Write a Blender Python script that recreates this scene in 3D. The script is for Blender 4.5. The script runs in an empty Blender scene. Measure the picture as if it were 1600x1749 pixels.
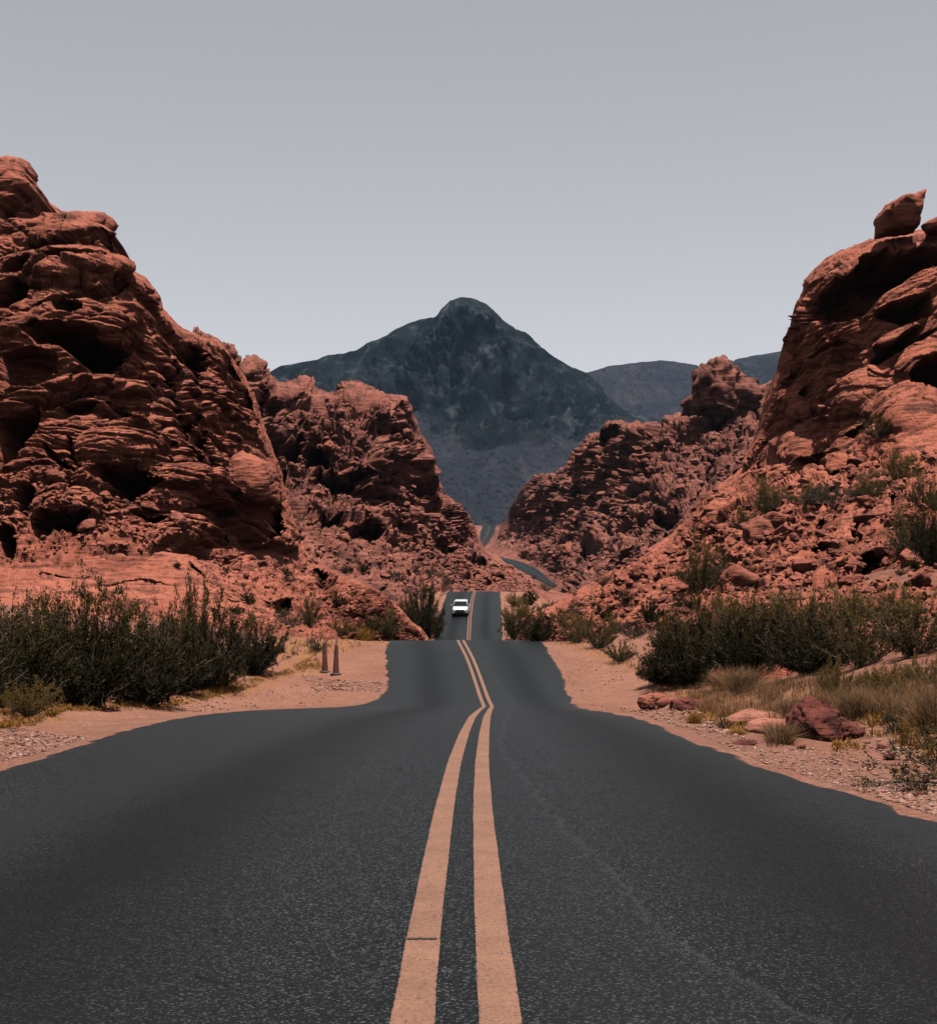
import bpy, math, random
import numpy as np
from mathutils import Vector, Euler

scene = bpy.context.scene
COL = scene.collection
random.seed(11)
RNG = np.random.default_rng(11)

# ------------------------------------------------------------------ camera
F, CX, YH, HC = 2600.0, 800.0, 1070.0, 1.15        # focal length and horizon in photo pixels, eye height in metres
cam_d = bpy.data.cameras.new('camera')
cam = bpy.data.objects.new('camera', cam_d); COL.objects.link(cam)
cam.location = (0, 0, HC); cam.rotation_euler = (math.radians(90), 0, 0)
cam_d.sensor_fit = 'HORIZONTAL'; cam_d.sensor_width = 36.0
cam_d.lens = 36.0 * F / 1600.0
cam_d.shift_y = (YH - 874.5) / 1600.0
cam_d.clip_start = 0.1; cam_d.clip_end = 30000
scene.camera = cam

# ------------------------------------------------------------------ light
SUN = Vector((0.10, -0.18, 0.95)).normalized()
sun_d = bpy.data.lights.new('sun', 'SUN'); sun_d.energy = 5.0; sun_d.angle = math.radians(0.5)
sun_d.color = (1.0, 0.93, 0.84)
sun = bpy.data.objects.new('sun', sun_d); COL.objects.link(sun)
sun.rotation_euler = SUN.to_track_quat('Z', 'Y').to_euler()
W = bpy.data.worlds.new('World'); scene.world = W; W.use_nodes = True
nt = W.node_tree; nt.nodes.clear()
sky = nt.nodes.new('ShaderNodeTexSky'); sky.sky_type = 'NISHITA'; sky.sun_disc = False
sky.sun_elevation = math.asin(SUN.z); sky.sun_rotation = math.atan2(SUN.x, SUN.y)
sky.altitude = 600; sky.air_density = 1.0; sky.dust_density = 1.2; sky.ozone_density = 1.0
hs = nt.nodes.new('ShaderNodeHueSaturation'); hs.inputs['Saturation'].default_value = 0.5; hs.inputs['Value'].default_value = 1.0
bg = nt.nodes.new('ShaderNodeBackground'); bg.inputs['Strength'].default_value = 0.0645
wo = nt.nodes.new('ShaderNodeOutputWorld')
nt.links.new(sky.outputs[0], hs.inputs['Color']); tint = nt.nodes.new('ShaderNodeMix'); tint.data_type = 'RGBA'; tint.blend_type = 'MULTIPLY'; tint.inputs[0].default_value = 1.0; tint.inputs[7].default_value = (1.04, 0.990, 0.972, 1)
bw = nt.nodes.new('ShaderNodeRGBToBW'); gm = nt.nodes.new('ShaderNodeMix'); gm.data_type = 'RGBA'; gm.inputs[0].default_value = 0.6   # hazy, nearly grey desert sky
nt.links.new(hs.outputs[0], bw.inputs[0]); nt.links.new(hs.outputs[0], gm.inputs[6]); nt.links.new(bw.outputs[0], gm.inputs[7])
nt.links.new(gm.outputs[2], tint.inputs[6]); nt.links.new(tint.outputs[2], bg.inputs['Color']); nt.links.new(bg.outputs[0], wo.inputs['Surface'])
vs = scene.view_settings
vs.view_transform = 'Standard'; vs.look = 'None'; vs.gamma = 1.0; vs.exposure = 1.08
scene.cycles.max_bounces = 6; scene.cycles.diffuse_bounces = 0; scene.cycles.volume_bounces = 0
scene.cycles.transparent_max_bounces = 6

# ------------------------------------------------------------------ helpers: noise
TN = 64
TBL = (RNG.random(TN ** 3) * 2 - 1).astype(np.float32)
T3 = [RNG.random(TN ** 3).astype(np.float32) for _ in range(4)]
ROT = np.array([[0.00, 0.80, 0.60], [-0.80, 0.36, -0.48], [-0.60, -0.48, 0.64]])

def _idx(a, b, c):
    return ((a & 63) * 64 + (b & 63)) * 64 + (c & 63)

def vn(p, seed=0):
    p = p + seed * np.array([17.137, 9.731, 31.317])
    i = np.floor(p).astype(np.int64); f = (p - i).astype(np.float32)
    u = f * f * f * (f * (f * 6 - 15) + 10)
    x, y, z = i[..., 0], i[..., 1], i[..., 2]
    ux, uy, uz = u[..., 0], u[..., 1], u[..., 2]
    g = lambda a, b, c: TBL[_idx(x + a, y + b, z + c)]
    a = g(0, 0, 0) * (1 - ux) + g(1, 0, 0) * ux
    b = g(0, 1, 0) * (1 - ux) + g(1, 1, 0) * ux
    c = g(0, 0, 1) * (1 - ux) + g(1, 0, 1) * ux
    d = g(0, 1, 1) * (1 - ux) + g(1, 1, 1) * ux
    return (a * (1 - uy) + b * uy) * (1 - uz) + (c * (1 - uy) + d * uy) * uz

def fbm(p, oct=4, seed=0, gain=0.5):
    s = 0; a = 1.0; n = 0
    for k in range(oct):
        s = s + a * vn(p, seed + k * 3); n += a
        a *= gain; p = (p @ ROT.T) * 2.03
    return s / n * 1.6

def ridged(p, oct=5, seed=0):
    s = 0; a = 1.0; n = 0
    for k in range(oct):
        s = s + a * (1 - np.abs(vn(p, seed + k * 3)) * 1.6); n += a
        a *= 0.5; p = (p @ ROT.T) * 2.05
    return s / n

def worley(p, seed=0):
    p = p + seed * np.array([13.7, 27.1, 5.3])
    i = np.floor(p).astype(np.int64); f = p - i
    f1 = np.full(p.shape[:-1], 9.0); f2 = f1.copy(); rid = np.zeros(p.shape[:-1])
    for a in (-1, 0, 1):
        for b in (-1, 0, 1):
            for c in (-1, 0, 1):
                ix = _idx(i[..., 0] + a, i[..., 1] + b, i[..., 2] + c)
                dx = a + T3[0][ix] - f[..., 0]; dy = b + T3[1][ix] - f[..., 1]; dz = c + T3[2][ix] - f[..., 2]
                d = dx * dx + dy * dy + dz * dz
                m = d < f1
                f2 = np.where(m, f1, np.minimum(f2, d)); f1 = np.where(m, d, f1); rid = np.where(m, T3[3][ix], rid)
    return np.sqrt(f1), np.sqrt(f2), rid

def facets(p, seed=0, tilt=1.0):
    """angular broken blocks: every cell a tilted plane of its own height -> height, distance to the joint"""
    p = p + seed * np.array([11.3, 7.9, 23.1])
    i = np.floor(p).astype(np.int64); f = p - i
    sh = p.shape[:-1]; f1 = np.full(sh, 9.0); f2 = f1.copy(); ii = np.zeros(sh, np.int64); ox = np.zeros(sh); oy = np.zeros(sh); oz = np.zeros(sh)
    for a in (-1, 0, 1):
        for b in (-1, 0, 1):
            for c in (-1, 0, 1):
                ix = _idx(i[..., 0] + a, i[..., 1] + b, i[..., 2] + c)
                dx = a + T3[0][ix] - f[..., 0]; dy = b + T3[1][ix] - f[..., 1]; dz = c + T3[2][ix] - f[..., 2]
                d = dx * dx + dy * dy + dz * dz
                m = d < f1
                f2 = np.where(m, f1, np.minimum(f2, d)); f1 = np.where(m, d, f1); ii = np.where(m, ix, ii)
                ox = np.where(m, dx, ox); oy = np.where(m, dy, oy); oz = np.where(m, dz, oz)
    M = TN ** 3
    h = T3[3][ii] - 0.5 + tilt * (ox * (T3[0][(ii + 911) % M] - 0.5) + oy * (T3[1][(ii + 377) % M] - 0.5) + oz * (T3[2][(ii + 1553) % M] - 0.5)) * 1.6
    return h, np.sqrt(f2) - np.sqrt(f1)

def sstep(a, b, x):
    t = np.clip((x - a) / (b - a), 0, 1); return t * t * (3 - 2 * t)

def tps(ctrl):
    c = np.array(ctrl, float); q = c[:, :2] / 1000.0; n = len(c)
    def K(r2): return 0.5 * r2 * np.log(r2 + 1e-12)
    d2 = ((q[:, None] - q[None]) ** 2).sum(-1)
    A = np.zeros((n + 3, n + 3)); A[:n, :n] = K(d2) + np.eye(n) * 2e-4
    A[:n, n] = 1; A[:n, n + 1:] = q; A[n, :n] = 1; A[n + 1:, :n] = q.T
    w = np.linalg.solve(A, np.concatenate([np.log(c[:, 2]), np.zeros(3)]))
    def f(u, v):
        u = np.asarray(u, float) / 1000; v = np.asarray(v, float) / 1000
        s = w[n] + w[n + 1] * u + w[n + 2] * v
        for k in range(n):
            s = s + w[k] * K((u - q[k, 0]) ** 2 + (v - q[k, 1]) ** 2)
        return np.exp(s)
    return f

# ------------------------------------------------------------------ helpers: meshes and objects
def mesh_np(name, V, faces, smooth=False, attrs=None, mats=()):
    me = bpy.data.meshes.new(name)
    V = np.ascontiguousarray(V, np.float32).reshape(-1, 3)
    if isinstance(faces, np.ndarray): faces = [faces]
    li = np.concatenate([f.reshape(-1) for f in faces]).astype(np.int32)
    sz = np.concatenate([np.full(len(f), f.shape[1], np.int32) for f in faces])
    me.vertices.add(len(V)); me.vertices.foreach_set('co', V.reshape(-1))
    me.loops.add(len(li)); me.loops.foreach_set('vertex_index', li)
    me.polygons.add(len(sz))
    me.polygons.foreach_set('loop_start', np.concatenate([[0], np.cumsum(sz)[:-1]]).astype(np.int32))
    me.polygons.foreach_set('loop_total', sz)
    me.polygons.foreach_set('use_smooth', np.full(len(sz), smooth, bool))
    for k, a in (attrs or {}).items():
        at = me.attributes.new(k, 'FLOAT', 'POINT'); at.data.foreach_set('value', np.ascontiguousarray(a, np.float32).reshape(-1))
    for m in mats: me.materials.append(m)
    me.update(calc_edges=True)
    return me

def link(name, me, parent=None, loc=(0, 0, 0)):
    o = bpy.data.objects.new(name, me); COL.objects.link(o); o.location = loc
    if parent is not None: o.parent = parent
    return o

def tag(o, label=None, cat=None, group=None, kind=None):
    if label: o['label'] = label
    if cat: o['category'] = cat
    if group: o['group'] = group
    if kind: o['kind'] = kind
    return o

def grid_faces(r, c):
    i = np.arange(r * c).reshape(r, c)
    return np.stack([i[:-1, :-1], i[1:, :-1], i[1:, 1:], i[:-1, 1:]], -1).reshape(-1, 4)

def copy_tree(o, parent=None):
    c = o.copy(); COL.objects.link(c)
    if parent is not None: c.parent = parent
    for ch in list(o.children): copy_tree(ch, c)
    return c

# ------------------------------------------------------------------ helpers: materials
def newmat(name):
    m = bpy.data.materials.new(name); m.use_nodes = True
    n = m.node_tree; n.nodes.clear()
    out = n.nodes.new('ShaderNodeOutputMaterial'); b = n.nodes.new('ShaderNodeBsdfPrincipled')
    n.links.new(b.outputs[0], out.inputs['Surface'])
    return m, n, b, out

class NT:
    def __init__(s, n): s.n = n
    def node(s, t, **kw):
        x = s.n.nodes.new(t)
        for k, v in kw.items(): setattr(x, k, v)
        return x
    def l(s, a, b): s.n.links.new(a, b)
    def pos(s): return s.node('ShaderNodeNewGeometry').outputs['Position']
    def objco(s): return s.node('ShaderNodeTexCoord').outputs['Object']
    def mapping(s, v, scale=(1, 1, 1), rot=(0, 0, 0)):
        m = s.node('ShaderNodeMapping'); s.l(v, m.inputs['Vector'])
        m.inputs['Scale'].default_value = scale; m.inputs['Rotation'].default_value = rot
        return m.outputs[0]
    def noise(s, v, scale, detail=4, rough=0.55, dist=0.0):
        x = s.node('ShaderNodeTexNoise'); s.l(v, x.inputs['Vector'])
        x.inputs['Scale'].default_value = scale; x.inputs['Detail'].default_value = detail
        x.inputs['Roughness'].default_value = rough; x.inputs['Distortion'].default_value = dist
        return x.outputs['Fac']
    def voro(s, v, scale, feature='F1', out='Distance'):
        x = s.node('ShaderNodeTexVoronoi', feature=feature); s.l(v, x.inputs['Vector']); x.inputs['Scale'].default_value = scale
        return x.outputs[out]
    def ramp(s, f, a, b, inv=False):
        x = s.node('ShaderNodeMapRange'); s.l(f, x.inputs['Value'])
        x.inputs['From Min'].default_value = a; x.inputs['From Max'].default_value = b
        if inv: x.inputs['To Min'].default_value = 1; x.inputs['To Max'].default_value = 0
        return x.outputs[0]
    def math(s, op, a, b):
        x = s.node('ShaderNodeMath', operation=op)
        for k, v in ((0, a), (1, b)):
            if isinstance(v, (int, float)): x.inputs[k].default_value = v
            else: s.l(v, x.inputs[k])
        return x.outputs[0]
    def mix(s, f, a, b, mode='MIX'):
        x = s.node('ShaderNodeMix', data_type='RGBA', blend_type=mode)
        for k, v in ((0, f), (6, a), (7, b)):
            if isinstance(v, (int, float)): x.inputs[k].default_value = v
            elif isinstance(v, tuple): x.inputs[k].default_value = (*v, 1)
            else: s.l(v, x.inputs[k])
        return x.outputs[2]
    def attr(s, name):
        x = s.node('ShaderNodeAttribute'); x.attribute_name = name; return x.outputs['Fac']
    def bump(s, h, strength, dist, normal=None):
        x = s.node('ShaderNodeBump'); s.l(h, x.inputs['Height'])
        x.inputs['Strength'].default_value = strength; x.inputs['Distance'].default_value = dist
        if normal is not None: s.l(normal, x.inputs['Normal'])
        return x.outputs[0]

def sandstone(name, A, B, dark, dip=(0, 0, 0), k=1.0, obj=False, bump=1.0):
    """red rock: bedding lines along the dip, varnish patches, grain; k = detail size in metres"""
    m, n, b, out = newmat(name); t = NT(n)
    p = t.objco() if obj else t.pos()
    st = t.mapping(p, (0.25 / k, 0.25 / k, 2.6 / k), dip)
    lines = t.noise(st, 1.0, 7, 0.62, 0.4)
    big = t.noise(p, 0.12 / k, 4)
    var = t.noise(p, 0.45 / k, 8, 0.65)
    grain = t.noise(p, 3.5 / k, 6, 0.65)
    c = t.mix(t.ramp(big, 0.35, 0.65), A, B)
    c = t.mix(t.math('MULTIPLY', t.ramp(lines, 0.42, 0.72), 0.45), c, tuple(min(1, x * 1.25 + 0.015) for x in B))
    c = t.mix(t.math('MULTIPLY', t.ramp(lines, 0.46, 0.36), 0.75), c, dark)
    c = t.mix(t.math('MULTIPLY', t.ramp(var, 0.52, 0.64), 0.80), c, dark)
    c = t.mix(t.math('MULTIPLY', t.ramp(grain, 0.50, 0.75), 0.35), c, tuple(x * 0.62 for x in A))
    t.l(c, b.inputs['Base Color']); b.inputs['Roughness'].default_value = 0.95
    b.inputs['Specular IOR Level'].default_value = 0.15
    n1 = t.bump(lines, 0.9 * bump, 0.45 * k)
    n2 = t.bump(grain, 0.8 * bump, 0.20 * k, n1)
    t.l(n2, b.inputs['Normal'])
    return m

MAT = {}
MAT['cliff_l'] = sandstone('red_sandstone', (0.1810, 0.0507, 0.0307), (0.2315, 0.0719, 0.0458), (0.0440, 0.0164, 0.0130), (0.10, 0.06, 0), 0.8)
MAT['cliff_r'] = sandstone('orange_sandstone', (0.1862, 0.0510, 0.0296), (0.2348, 0.0721, 0.0446), (0.0440, 0.0164, 0.0130), (0.15, 0.55, 0), 0.9)
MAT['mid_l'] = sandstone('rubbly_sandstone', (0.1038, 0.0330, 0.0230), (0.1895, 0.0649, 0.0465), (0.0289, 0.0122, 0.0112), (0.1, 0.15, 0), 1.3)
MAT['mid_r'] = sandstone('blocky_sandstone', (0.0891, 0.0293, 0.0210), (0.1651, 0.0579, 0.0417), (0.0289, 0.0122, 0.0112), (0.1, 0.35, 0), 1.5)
MAT['boulder'] = sandstone('boulder_rock', (0.1455, 0.0416, 0.0268), (0.1937, 0.0622, 0.0410), (0.0533, 0.0188, 0.0149), (0.3, 0.2, 0), 0.5)
MAT['dark_boulder'] = sandstone('maroon_rock', (0.0755, 0.0182, 0.0137), (0.1006, 0.0277, 0.0207), (0.0252, 0.0086, 0.0075), (0.2, 0.6, 0), 0.35, obj=True)
MAT['pale_slab'] = sandstone('pale_slab_rock', (0.1835, 0.0643, 0.0443), (0.2204, 0.0849, 0.0595), (0.0829, 0.0314, 0.0257), (0.3, 0.2, 0), 0.3)

def simple(name, col, rough=0.6, metal=0.0, spec=0.5, coat=0.0, vary=0.0, vscale=8.0, emit=None):
    m, n, b, out = newmat(name); t = NT(n)
    if vary:
        c = t.mix(t.ramp(t.noise(t.objco(), vscale, 5), 0.35, 0.65), tuple(x * (1 - vary) for x in col), tuple(min(1, x * (1 + vary)) for x in col))
        t.l(c, b.inputs['Base Color'])
    else: b.inputs['Base Color'].default_value = (*col, 1)
    b.inputs['Roughness'].default_value = rough; b.inputs['Metallic'].default_value = metal
    b.inputs['Specular IOR Level'].default_value = spec; b.inputs['Coat Weight'].default_value = coat
    return m

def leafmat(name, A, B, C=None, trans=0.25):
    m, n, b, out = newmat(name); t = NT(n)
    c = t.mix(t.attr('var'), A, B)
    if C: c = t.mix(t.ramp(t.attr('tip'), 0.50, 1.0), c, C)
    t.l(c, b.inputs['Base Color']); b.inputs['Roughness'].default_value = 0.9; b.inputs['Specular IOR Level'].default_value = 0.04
    tr = t.node('ShaderNodeBsdfTranslucent'); t.l(c, tr.inputs['Color'])
    mx = t.node('ShaderNodeMixShader'); mx.inputs[0].default_value = trans
    t.l(b.outputs[0], mx.inputs[1]); t.l(tr.outputs[0], mx.inputs[2]); t.l(mx.outputs[0], out.inputs['Surface'])
    return m

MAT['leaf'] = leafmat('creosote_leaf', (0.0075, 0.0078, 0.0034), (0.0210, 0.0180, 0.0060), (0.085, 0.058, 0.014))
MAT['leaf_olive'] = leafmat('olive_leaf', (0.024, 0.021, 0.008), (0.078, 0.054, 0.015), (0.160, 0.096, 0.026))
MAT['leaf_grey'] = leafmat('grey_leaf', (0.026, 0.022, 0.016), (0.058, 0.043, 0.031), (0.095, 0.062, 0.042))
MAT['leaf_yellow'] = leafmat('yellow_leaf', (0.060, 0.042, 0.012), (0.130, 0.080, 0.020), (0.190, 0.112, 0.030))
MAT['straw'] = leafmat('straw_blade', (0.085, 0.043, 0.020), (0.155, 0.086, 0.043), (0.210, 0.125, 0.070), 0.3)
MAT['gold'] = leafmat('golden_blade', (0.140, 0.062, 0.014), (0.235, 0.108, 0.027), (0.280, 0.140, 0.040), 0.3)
MAT['wood'] = simple('dry_wood', (0.055, 0.036, 0.026), 0.9, vary=0.4)

# asphalt
m, n, b, out = newmat('asphalt'); t = NT(n); MAT['asphalt'] = m
p = t.pos(); lat = t.attr('lat'); seam = t.attr('seam')
fine = t.noise(p, 110, 4, 0.8); agg1 = t.node('ShaderNodeSeparateColor'); t.l(t.voro(p, 130, out='Color'), agg1.inputs[0])
big = t.noise(t.mapping(p, (1.0, 0.14, 1)), 0.8, 5, 0.6)
mid = t.noise(p, 1.7, 5, 0.6)
grn = t.noise(p, 42, 3, 0.8)
c = t.mix(t.ramp(t.math('ADD', t.math('MULTIPLY', fine, 0.6), t.math('MULTIPLY', grn, 0.4)), 0.40, 0.60), (0.0008, 0.0010, 0.0013), (0.0074, 0.0088, 0.0102))
c = t.mix(t.math('MULTIPLY', t.ramp(agg1.outputs[0], 0.80, 1.0), 0.95), c, (0.062, 0.070, 0.076))
c = t.mix(t.math('MULTIPLY', t.ramp(big, 0.40, 0.66), 0.45), c, (0.0066, 0.0076, 0.0086))
ab = t.math('ABSOLUTE', lat, 0)
d1 = t.math('ABSOLUTE', t.math('SUBTRACT', ab, 1.75), 0)
wob = t.math('ADD', d1, t.math('MULTIPLY', t.math('SUBTRACT', t.math('ADD', t.math('MULTIPLY', mid, 0.7), t.math('MULTIPLY', t.noise(p, 9, 4, 0.7), 0.3)), 0.5), 0.9))
c = t.mix(t.math('MULTIPLY', t.ramp(wob, 0.15, 0.95, True), 0.75), c, (0.0018, 0.0022, 0.0026))
trk = t.math('ADD', t.math('ABSOLUTE', t.math('SUBTRACT', ab, 2.75), 0), t.math('MULTIPLY', t.math('SUBTRACT', mid, 0.5), 0.5))
c = t.mix(t.math('MULTIPLY', t.ramp(trk, 0.1, 0.6, True), 0.70), c, (0.0085, 0.0099, 0.0112))
# paving joint in the right lane: coarse grey mix on the left of it, tight dark mix on the right
sj = t.math('ADD', seam, t.math('MULTIPLY', t.math('SUBTRACT', t.noise(p, 2.2, 5, 0.6), 0.5), 0.35))
left_of = t.math('MULTIPLY', t.ramp(sj, -0.04, 0.04, True), t.ramp(lat, 0.15, 0.3))
c = t.mix(t.math('MULTIPLY', left_of, t.math('ADD', 0.10, t.math('MULTIPLY', t.ramp(fine, 0.40, 0.60), 0.25))), c, (0.0127, 0.0146, 0.0163))
lip = t.ramp(t.math('ABSOLUTE', sj, 0), 0.0, 0.024, True)
c = t.mix(t.math('MULTIPLY', t.math('MULTIPLY', lip, t.ramp(lat, 0.15, 0.3)), t.math('MULTIPLY', t.ramp(fine, 0.36, 0.55), 0.8)), c, (0.0215, 0.0240, 0.0260))
crk = t.voro(t.mapping(p, (0.55, 0.30, 0)), 1.0, 'DISTANCE_TO_EDGE')
crw = t.math('ADD', crk, t.math('MULTIPLY', t.math('SUBTRACT', t.noise(p, 6, 4), 0.5), 0.03))
c = t.mix(t.math('MULTIPLY', t.math('MULTIPLY', t.ramp(crw, 0.0, 0.006, True), t.ramp(mid, 0.52, 0.60)), 0.7), c, (0.0008, 0.0009, 0.0011))
ed = t.attr('edge')
snd = t.math('SUBTRACT', t.math('ADD', t.math('MULTIPLY', t.noise(p, 5, 6, 0.7), 0.55), t.math('MULTIPLY', t.noise(p, 60, 2), 0.25)), ed)
c = t.mix(t.math('MULTIPLY', t.ramp(snd, 0.36, 0.40), 0.85), c, (0.125, 0.056, 0.042))
t.l(c, b.inputs['Base Color'])
b.inputs['Roughness'].default_value = 0.45; b.inputs['Specular IOR Level'].default_value = 0.055
t.l(t.bump(fine, 0.8, 0.008), b.inputs['Normal'])

# line paint
m, n, b, out = newmat('line_paint'); t = NT(n); MAT['paint'] = m
p = t.pos(); lat = t.attr('edge')
fine = t.noise(p, 80, 3, 0.7); mid = t.noise(p, 3.0, 5)
c = t.mix(t.ramp(mid, 0.3, 0.7), (0.116, 0.056, 0.037), (0.152, 0.076, 0.050))
c = t.mix(t.math('MULTIPLY', t.ramp(t.noise(p, 75, 4, 0.85), 0.535, 0.60), 0.8), c, (0.03, 0.02, 0.016))
c = t.mix(t.math('MULTIPLY', t.ramp(t.noise(t.mapping(p, (1.5, 0.5, 1)), 9, 6, 0.75), 0.56, 0.72), 0.55), c, (0.05, 0.028, 0.021))
c = t.mix(t.math('MULTIPLY', t.ramp(t.noise(p, 45, 2), 0.66, 0.74), 0.5), c, (0.29, 0.18, 0.13))
wear = t.math('ADD', t.math('MULTIPLY', t.noise(t.mapping(p, (1, 0.7, 1)), 34, 3, 0.7), 0.9), lat)
c = t.mix(t.ramp(wear, 1.42, 1.52), c, (0.02, 0.021, 0.022))
t.l(c, b.inputs['Base Color']); b.inputs['Roughness'].default_value = 0.75; b.inputs['Specular IOR Level'].default_value = 0.2
t.l(t.bump(fine, 0.5, 0.004), b.inputs['Normal'])

# desert ground
m, n, b, out = newmat('desert_sand'); t = NT(n); MAT['sand'] = m
p = t.pos()
g1 = t.noise(p, 0.35, 5); g2 = t.noise(p, 2.2, 6, 0.65); g3 = t.noise(p, 14, 5, 0.7)
peb = t.node('ShaderNodeSeparateColor'); t.l(t.voro(p, 11, out='Color'), peb.inputs[0])
pd = t.voro(p, 11)
c = t.mix(t.ramp(g1, 0.35, 0.65), (0.190, 0.078, 0.050), (0.236, 0.110, 0.076))
c = t.mix(t.math('MULTIPLY', t.ramp(g2, 0.5, 0.7), 0.55), c, (0.150, 0.066, 0.050))
gr = t.attr('gravel')
sp = t.math('MULTIPLY', t.ramp(g3, 0.46, 0.58), t.math('ADD', 0.45, t.math('MULTIPLY', gr, 0.4)))
c = t.mix(sp, c, (0.090, 0.050, 0.040))
st = t.math('MULTIPLY', t.math('MULTIPLY', t.ramp(peb.outputs[0], 0.80, 0.82), t.ramp(pd, 0.25, 0.4, True)), gr)
c = t.mix(t.math('MULTIPLY', t.attr('rough'), t.ramp(g2, 0.35, 0.6)), c, (0.110, 0.040, 0.029))
c = t.mix(t.math('MULTIPLY', t.attr('litter'), t.ramp(t.noise(p, 3.0, 6, 0.7), 0.40, 0.58)), c, (0.185, 0.082, 0.034))
t.l(c, b.inputs['Base Color']); b.inputs['Roughness'].default_value = 0.95; b.inputs['Specular IOR Level'].default_value = 0.1
c = t.mix(t.math('MULTIPLY', t.ramp(t.noise(p, 32, 4, 0.8), 0.54, 0.62), 0.55), c, (0.060, 0.032, 0.026))
t.l(c, b.inputs['Base Color'])
t.l(t.bump(g3, 0.9, 0.07, t.bump(g2, 0.8, 0.25)), b.inputs['Normal'])

# far mountain
m, n, b, out = newmat('mountain_rock'); t = NT(n); MAT['mountain'] = m
p = t.pos(); sc = t.attr('scree')
pf = t.mapping(p, (1, 0.28, 0.8))
g1 = t.noise(pf, 0.014, 7, 0.62); g2 = t.noise(pf, 0.040, 10, 0.75, 0.6); dots = t.noise(pf, 0.16, 4, 0.75)
c = t.mix(t.ramp(g1, 0.38, 0.60), (0.0040, 0.0062, 0.0085), (0.0150, 0.0190, 0.0235))
c = t.mix(t.math('MULTIPLY', t.ramp(g2, 0.52, 0.66), 0.85), c, (0.056, 0.068, 0.080))
c = t.mix(t.math('MULTIPLY', t.ramp(g2, 0.44, 0.34), 0.8), c, (0.0025, 0.0045, 0.0065))
s = t.mix(t.ramp(g1, 0.4, 0.62), (0.0200, 0.0230, 0.0330), (0.0310, 0.0300, 0.0390))
s = t.mix(t.math('MULTIPLY', t.ramp(dots, 0.50, 0.60), 0.75), s, (0.007, 0.009, 0.011))
s = t.mix(t.math('MULTIPLY', t.ramp(t.noise(t.mapping(p, (1, 0.10, 0.25)), 0.035, 7, 0.7), 0.55, 0.68), 0.6), s, (0.050, 0.044, 0.046))
c = t.mix(sc, c, s)
t.l(c, b.inputs['Base Color']); b.inputs['Roughness'].default_value = 1.0; b.inputs['Specular IOR Level'].default_value = 0.0
t.l(t.bump(g2, 1.0, 16.0), b.inputs['Normal'])

# ------------------------------------------------------------------ road profile and ground
RY = np.array([-20, 0, 4.3, 5.5, 9.7, 13.8, 19.1, 26, 34, 41, 46, 49, 51.5, 54.5, 58, 64, 67.5, 69.5, 72, 78, 90, 108, 128, 142, 154, 170, 186, 200, 205, 210, 222, 260, 330, 900])
RZ = np.array([-1.05, -1.12, -1.13, -1.14, -1.19, -1.24, -1.34, -1.55, -1.90, -2.22, -2.44, -2.56, -2.54, -2.32, -2.02, -1.30, -0.86, -0.69, -0.62, -0.85, -2.0, -3.2, -3.0, -2.3, -1.45, 1.0, 3.0, 4.45, 4.75, 4.75, 3.5, -4, -14, -20])
LY = np.array([-20, 4, 9, 13.2, 22, 32, 40, 44.5, 49, 52, 54.6, 59, 63.5, 69, 80, 154, 205, 225])
LX = np.array([-3.6, -3.8, -3.9, -4.1, -4.8, -5.5, -5.6, -5.0, -3.8, -3.1, -2.8, -3.2, -3.5, -3.75, -3.7, -3.5, -2.75, -2.4])
EY = np.array([-20, 4, 9.7, 14, 18, 25.6, 33, 39, 46, 57, 63, 68, 80, 154, 205, 225])
EX = np.array([3.1, 3.0, 2.95, 2.62, 2.68, 2.95, 3.1, 3.2, 3.35, 3.65, 3.6, 3.4, 3.4, 3.5, 4.3, 4.6])
CY = np.array([-20, 4.3, 5.5, 9.7, 13.8, 19.1, 26, 41, 47, 50, 58, 64, 69, 80, 110, 154, 170, 188, 205, 225])
CXs = np.array([-0.06, -0.033, -0.040, -0.034, -0.004, 0.073, 0.19, 0.47, 0.61, 0.62, 0.36, 0.05, -0.34, -0.5, -0.3, 0.0, 0.15, 0.45, 0.87, 1.2])

def smooth_interp(y, X, Z, w=1.0):
    y = np.asarray(y, float)
    s = 0
    for k, g in zip((-1, -0.5, 0, 0.5, 1), (0.1, 0.22, 0.36, 0.22, 0.1)):
        s = s + g * np.interp(y + k * w * (0.5 + np.clip(y, 0, 60) * 0.03), X, Z)
    return s
def zr(y): return smooth_interp(y, RY, RZ, 1.0) + HC
def xl(y): return smooth_interp(y, LY, LX, 2)
def xr(y): return smooth_interp(y, EY, EX, 2)
def xc(y): return smooth_interp(y, CY, CXs, 1.2)

def zg(x, y):
    x = np.asarray(x, float); y = np.asarray(y, float)
    dl = np.maximum(0, xl(y) - x); dr = np.maximum(0, x - xr(y)); d = dl + dr
    far = sstep(80, 150, y)
    rise = (0.11 + 0.18 * far) * np.maximum(0, dl - 3.0) + (0.24 + 0.10 * far) * np.maximum(0, dr - 2.2)
    rise = np.minimum(rise, 14.0 - 12.0 * sstep(70, 120, y)) * (1 - sstep(105, 130, y)) - sstep(105, 130, y) * 5.0 * sstep(2.5, 14, d)
    P = np.stack([x, y, 0 * x], -1)
    n = fbm(P * 0.45, 3, 5) * 0.16 + fbm(P * 1.9, 2, 9) * 0.05
    di = np.minimum(x - xl(y), xr(y) - x)
    return zr(y) + rise - 0.045 - 0.05 * sstep(0.0, 1.5, d) + n * sstep(0.1, 2.5, d) - 0.22 * sstep(0.15, 0.8, di)

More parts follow.
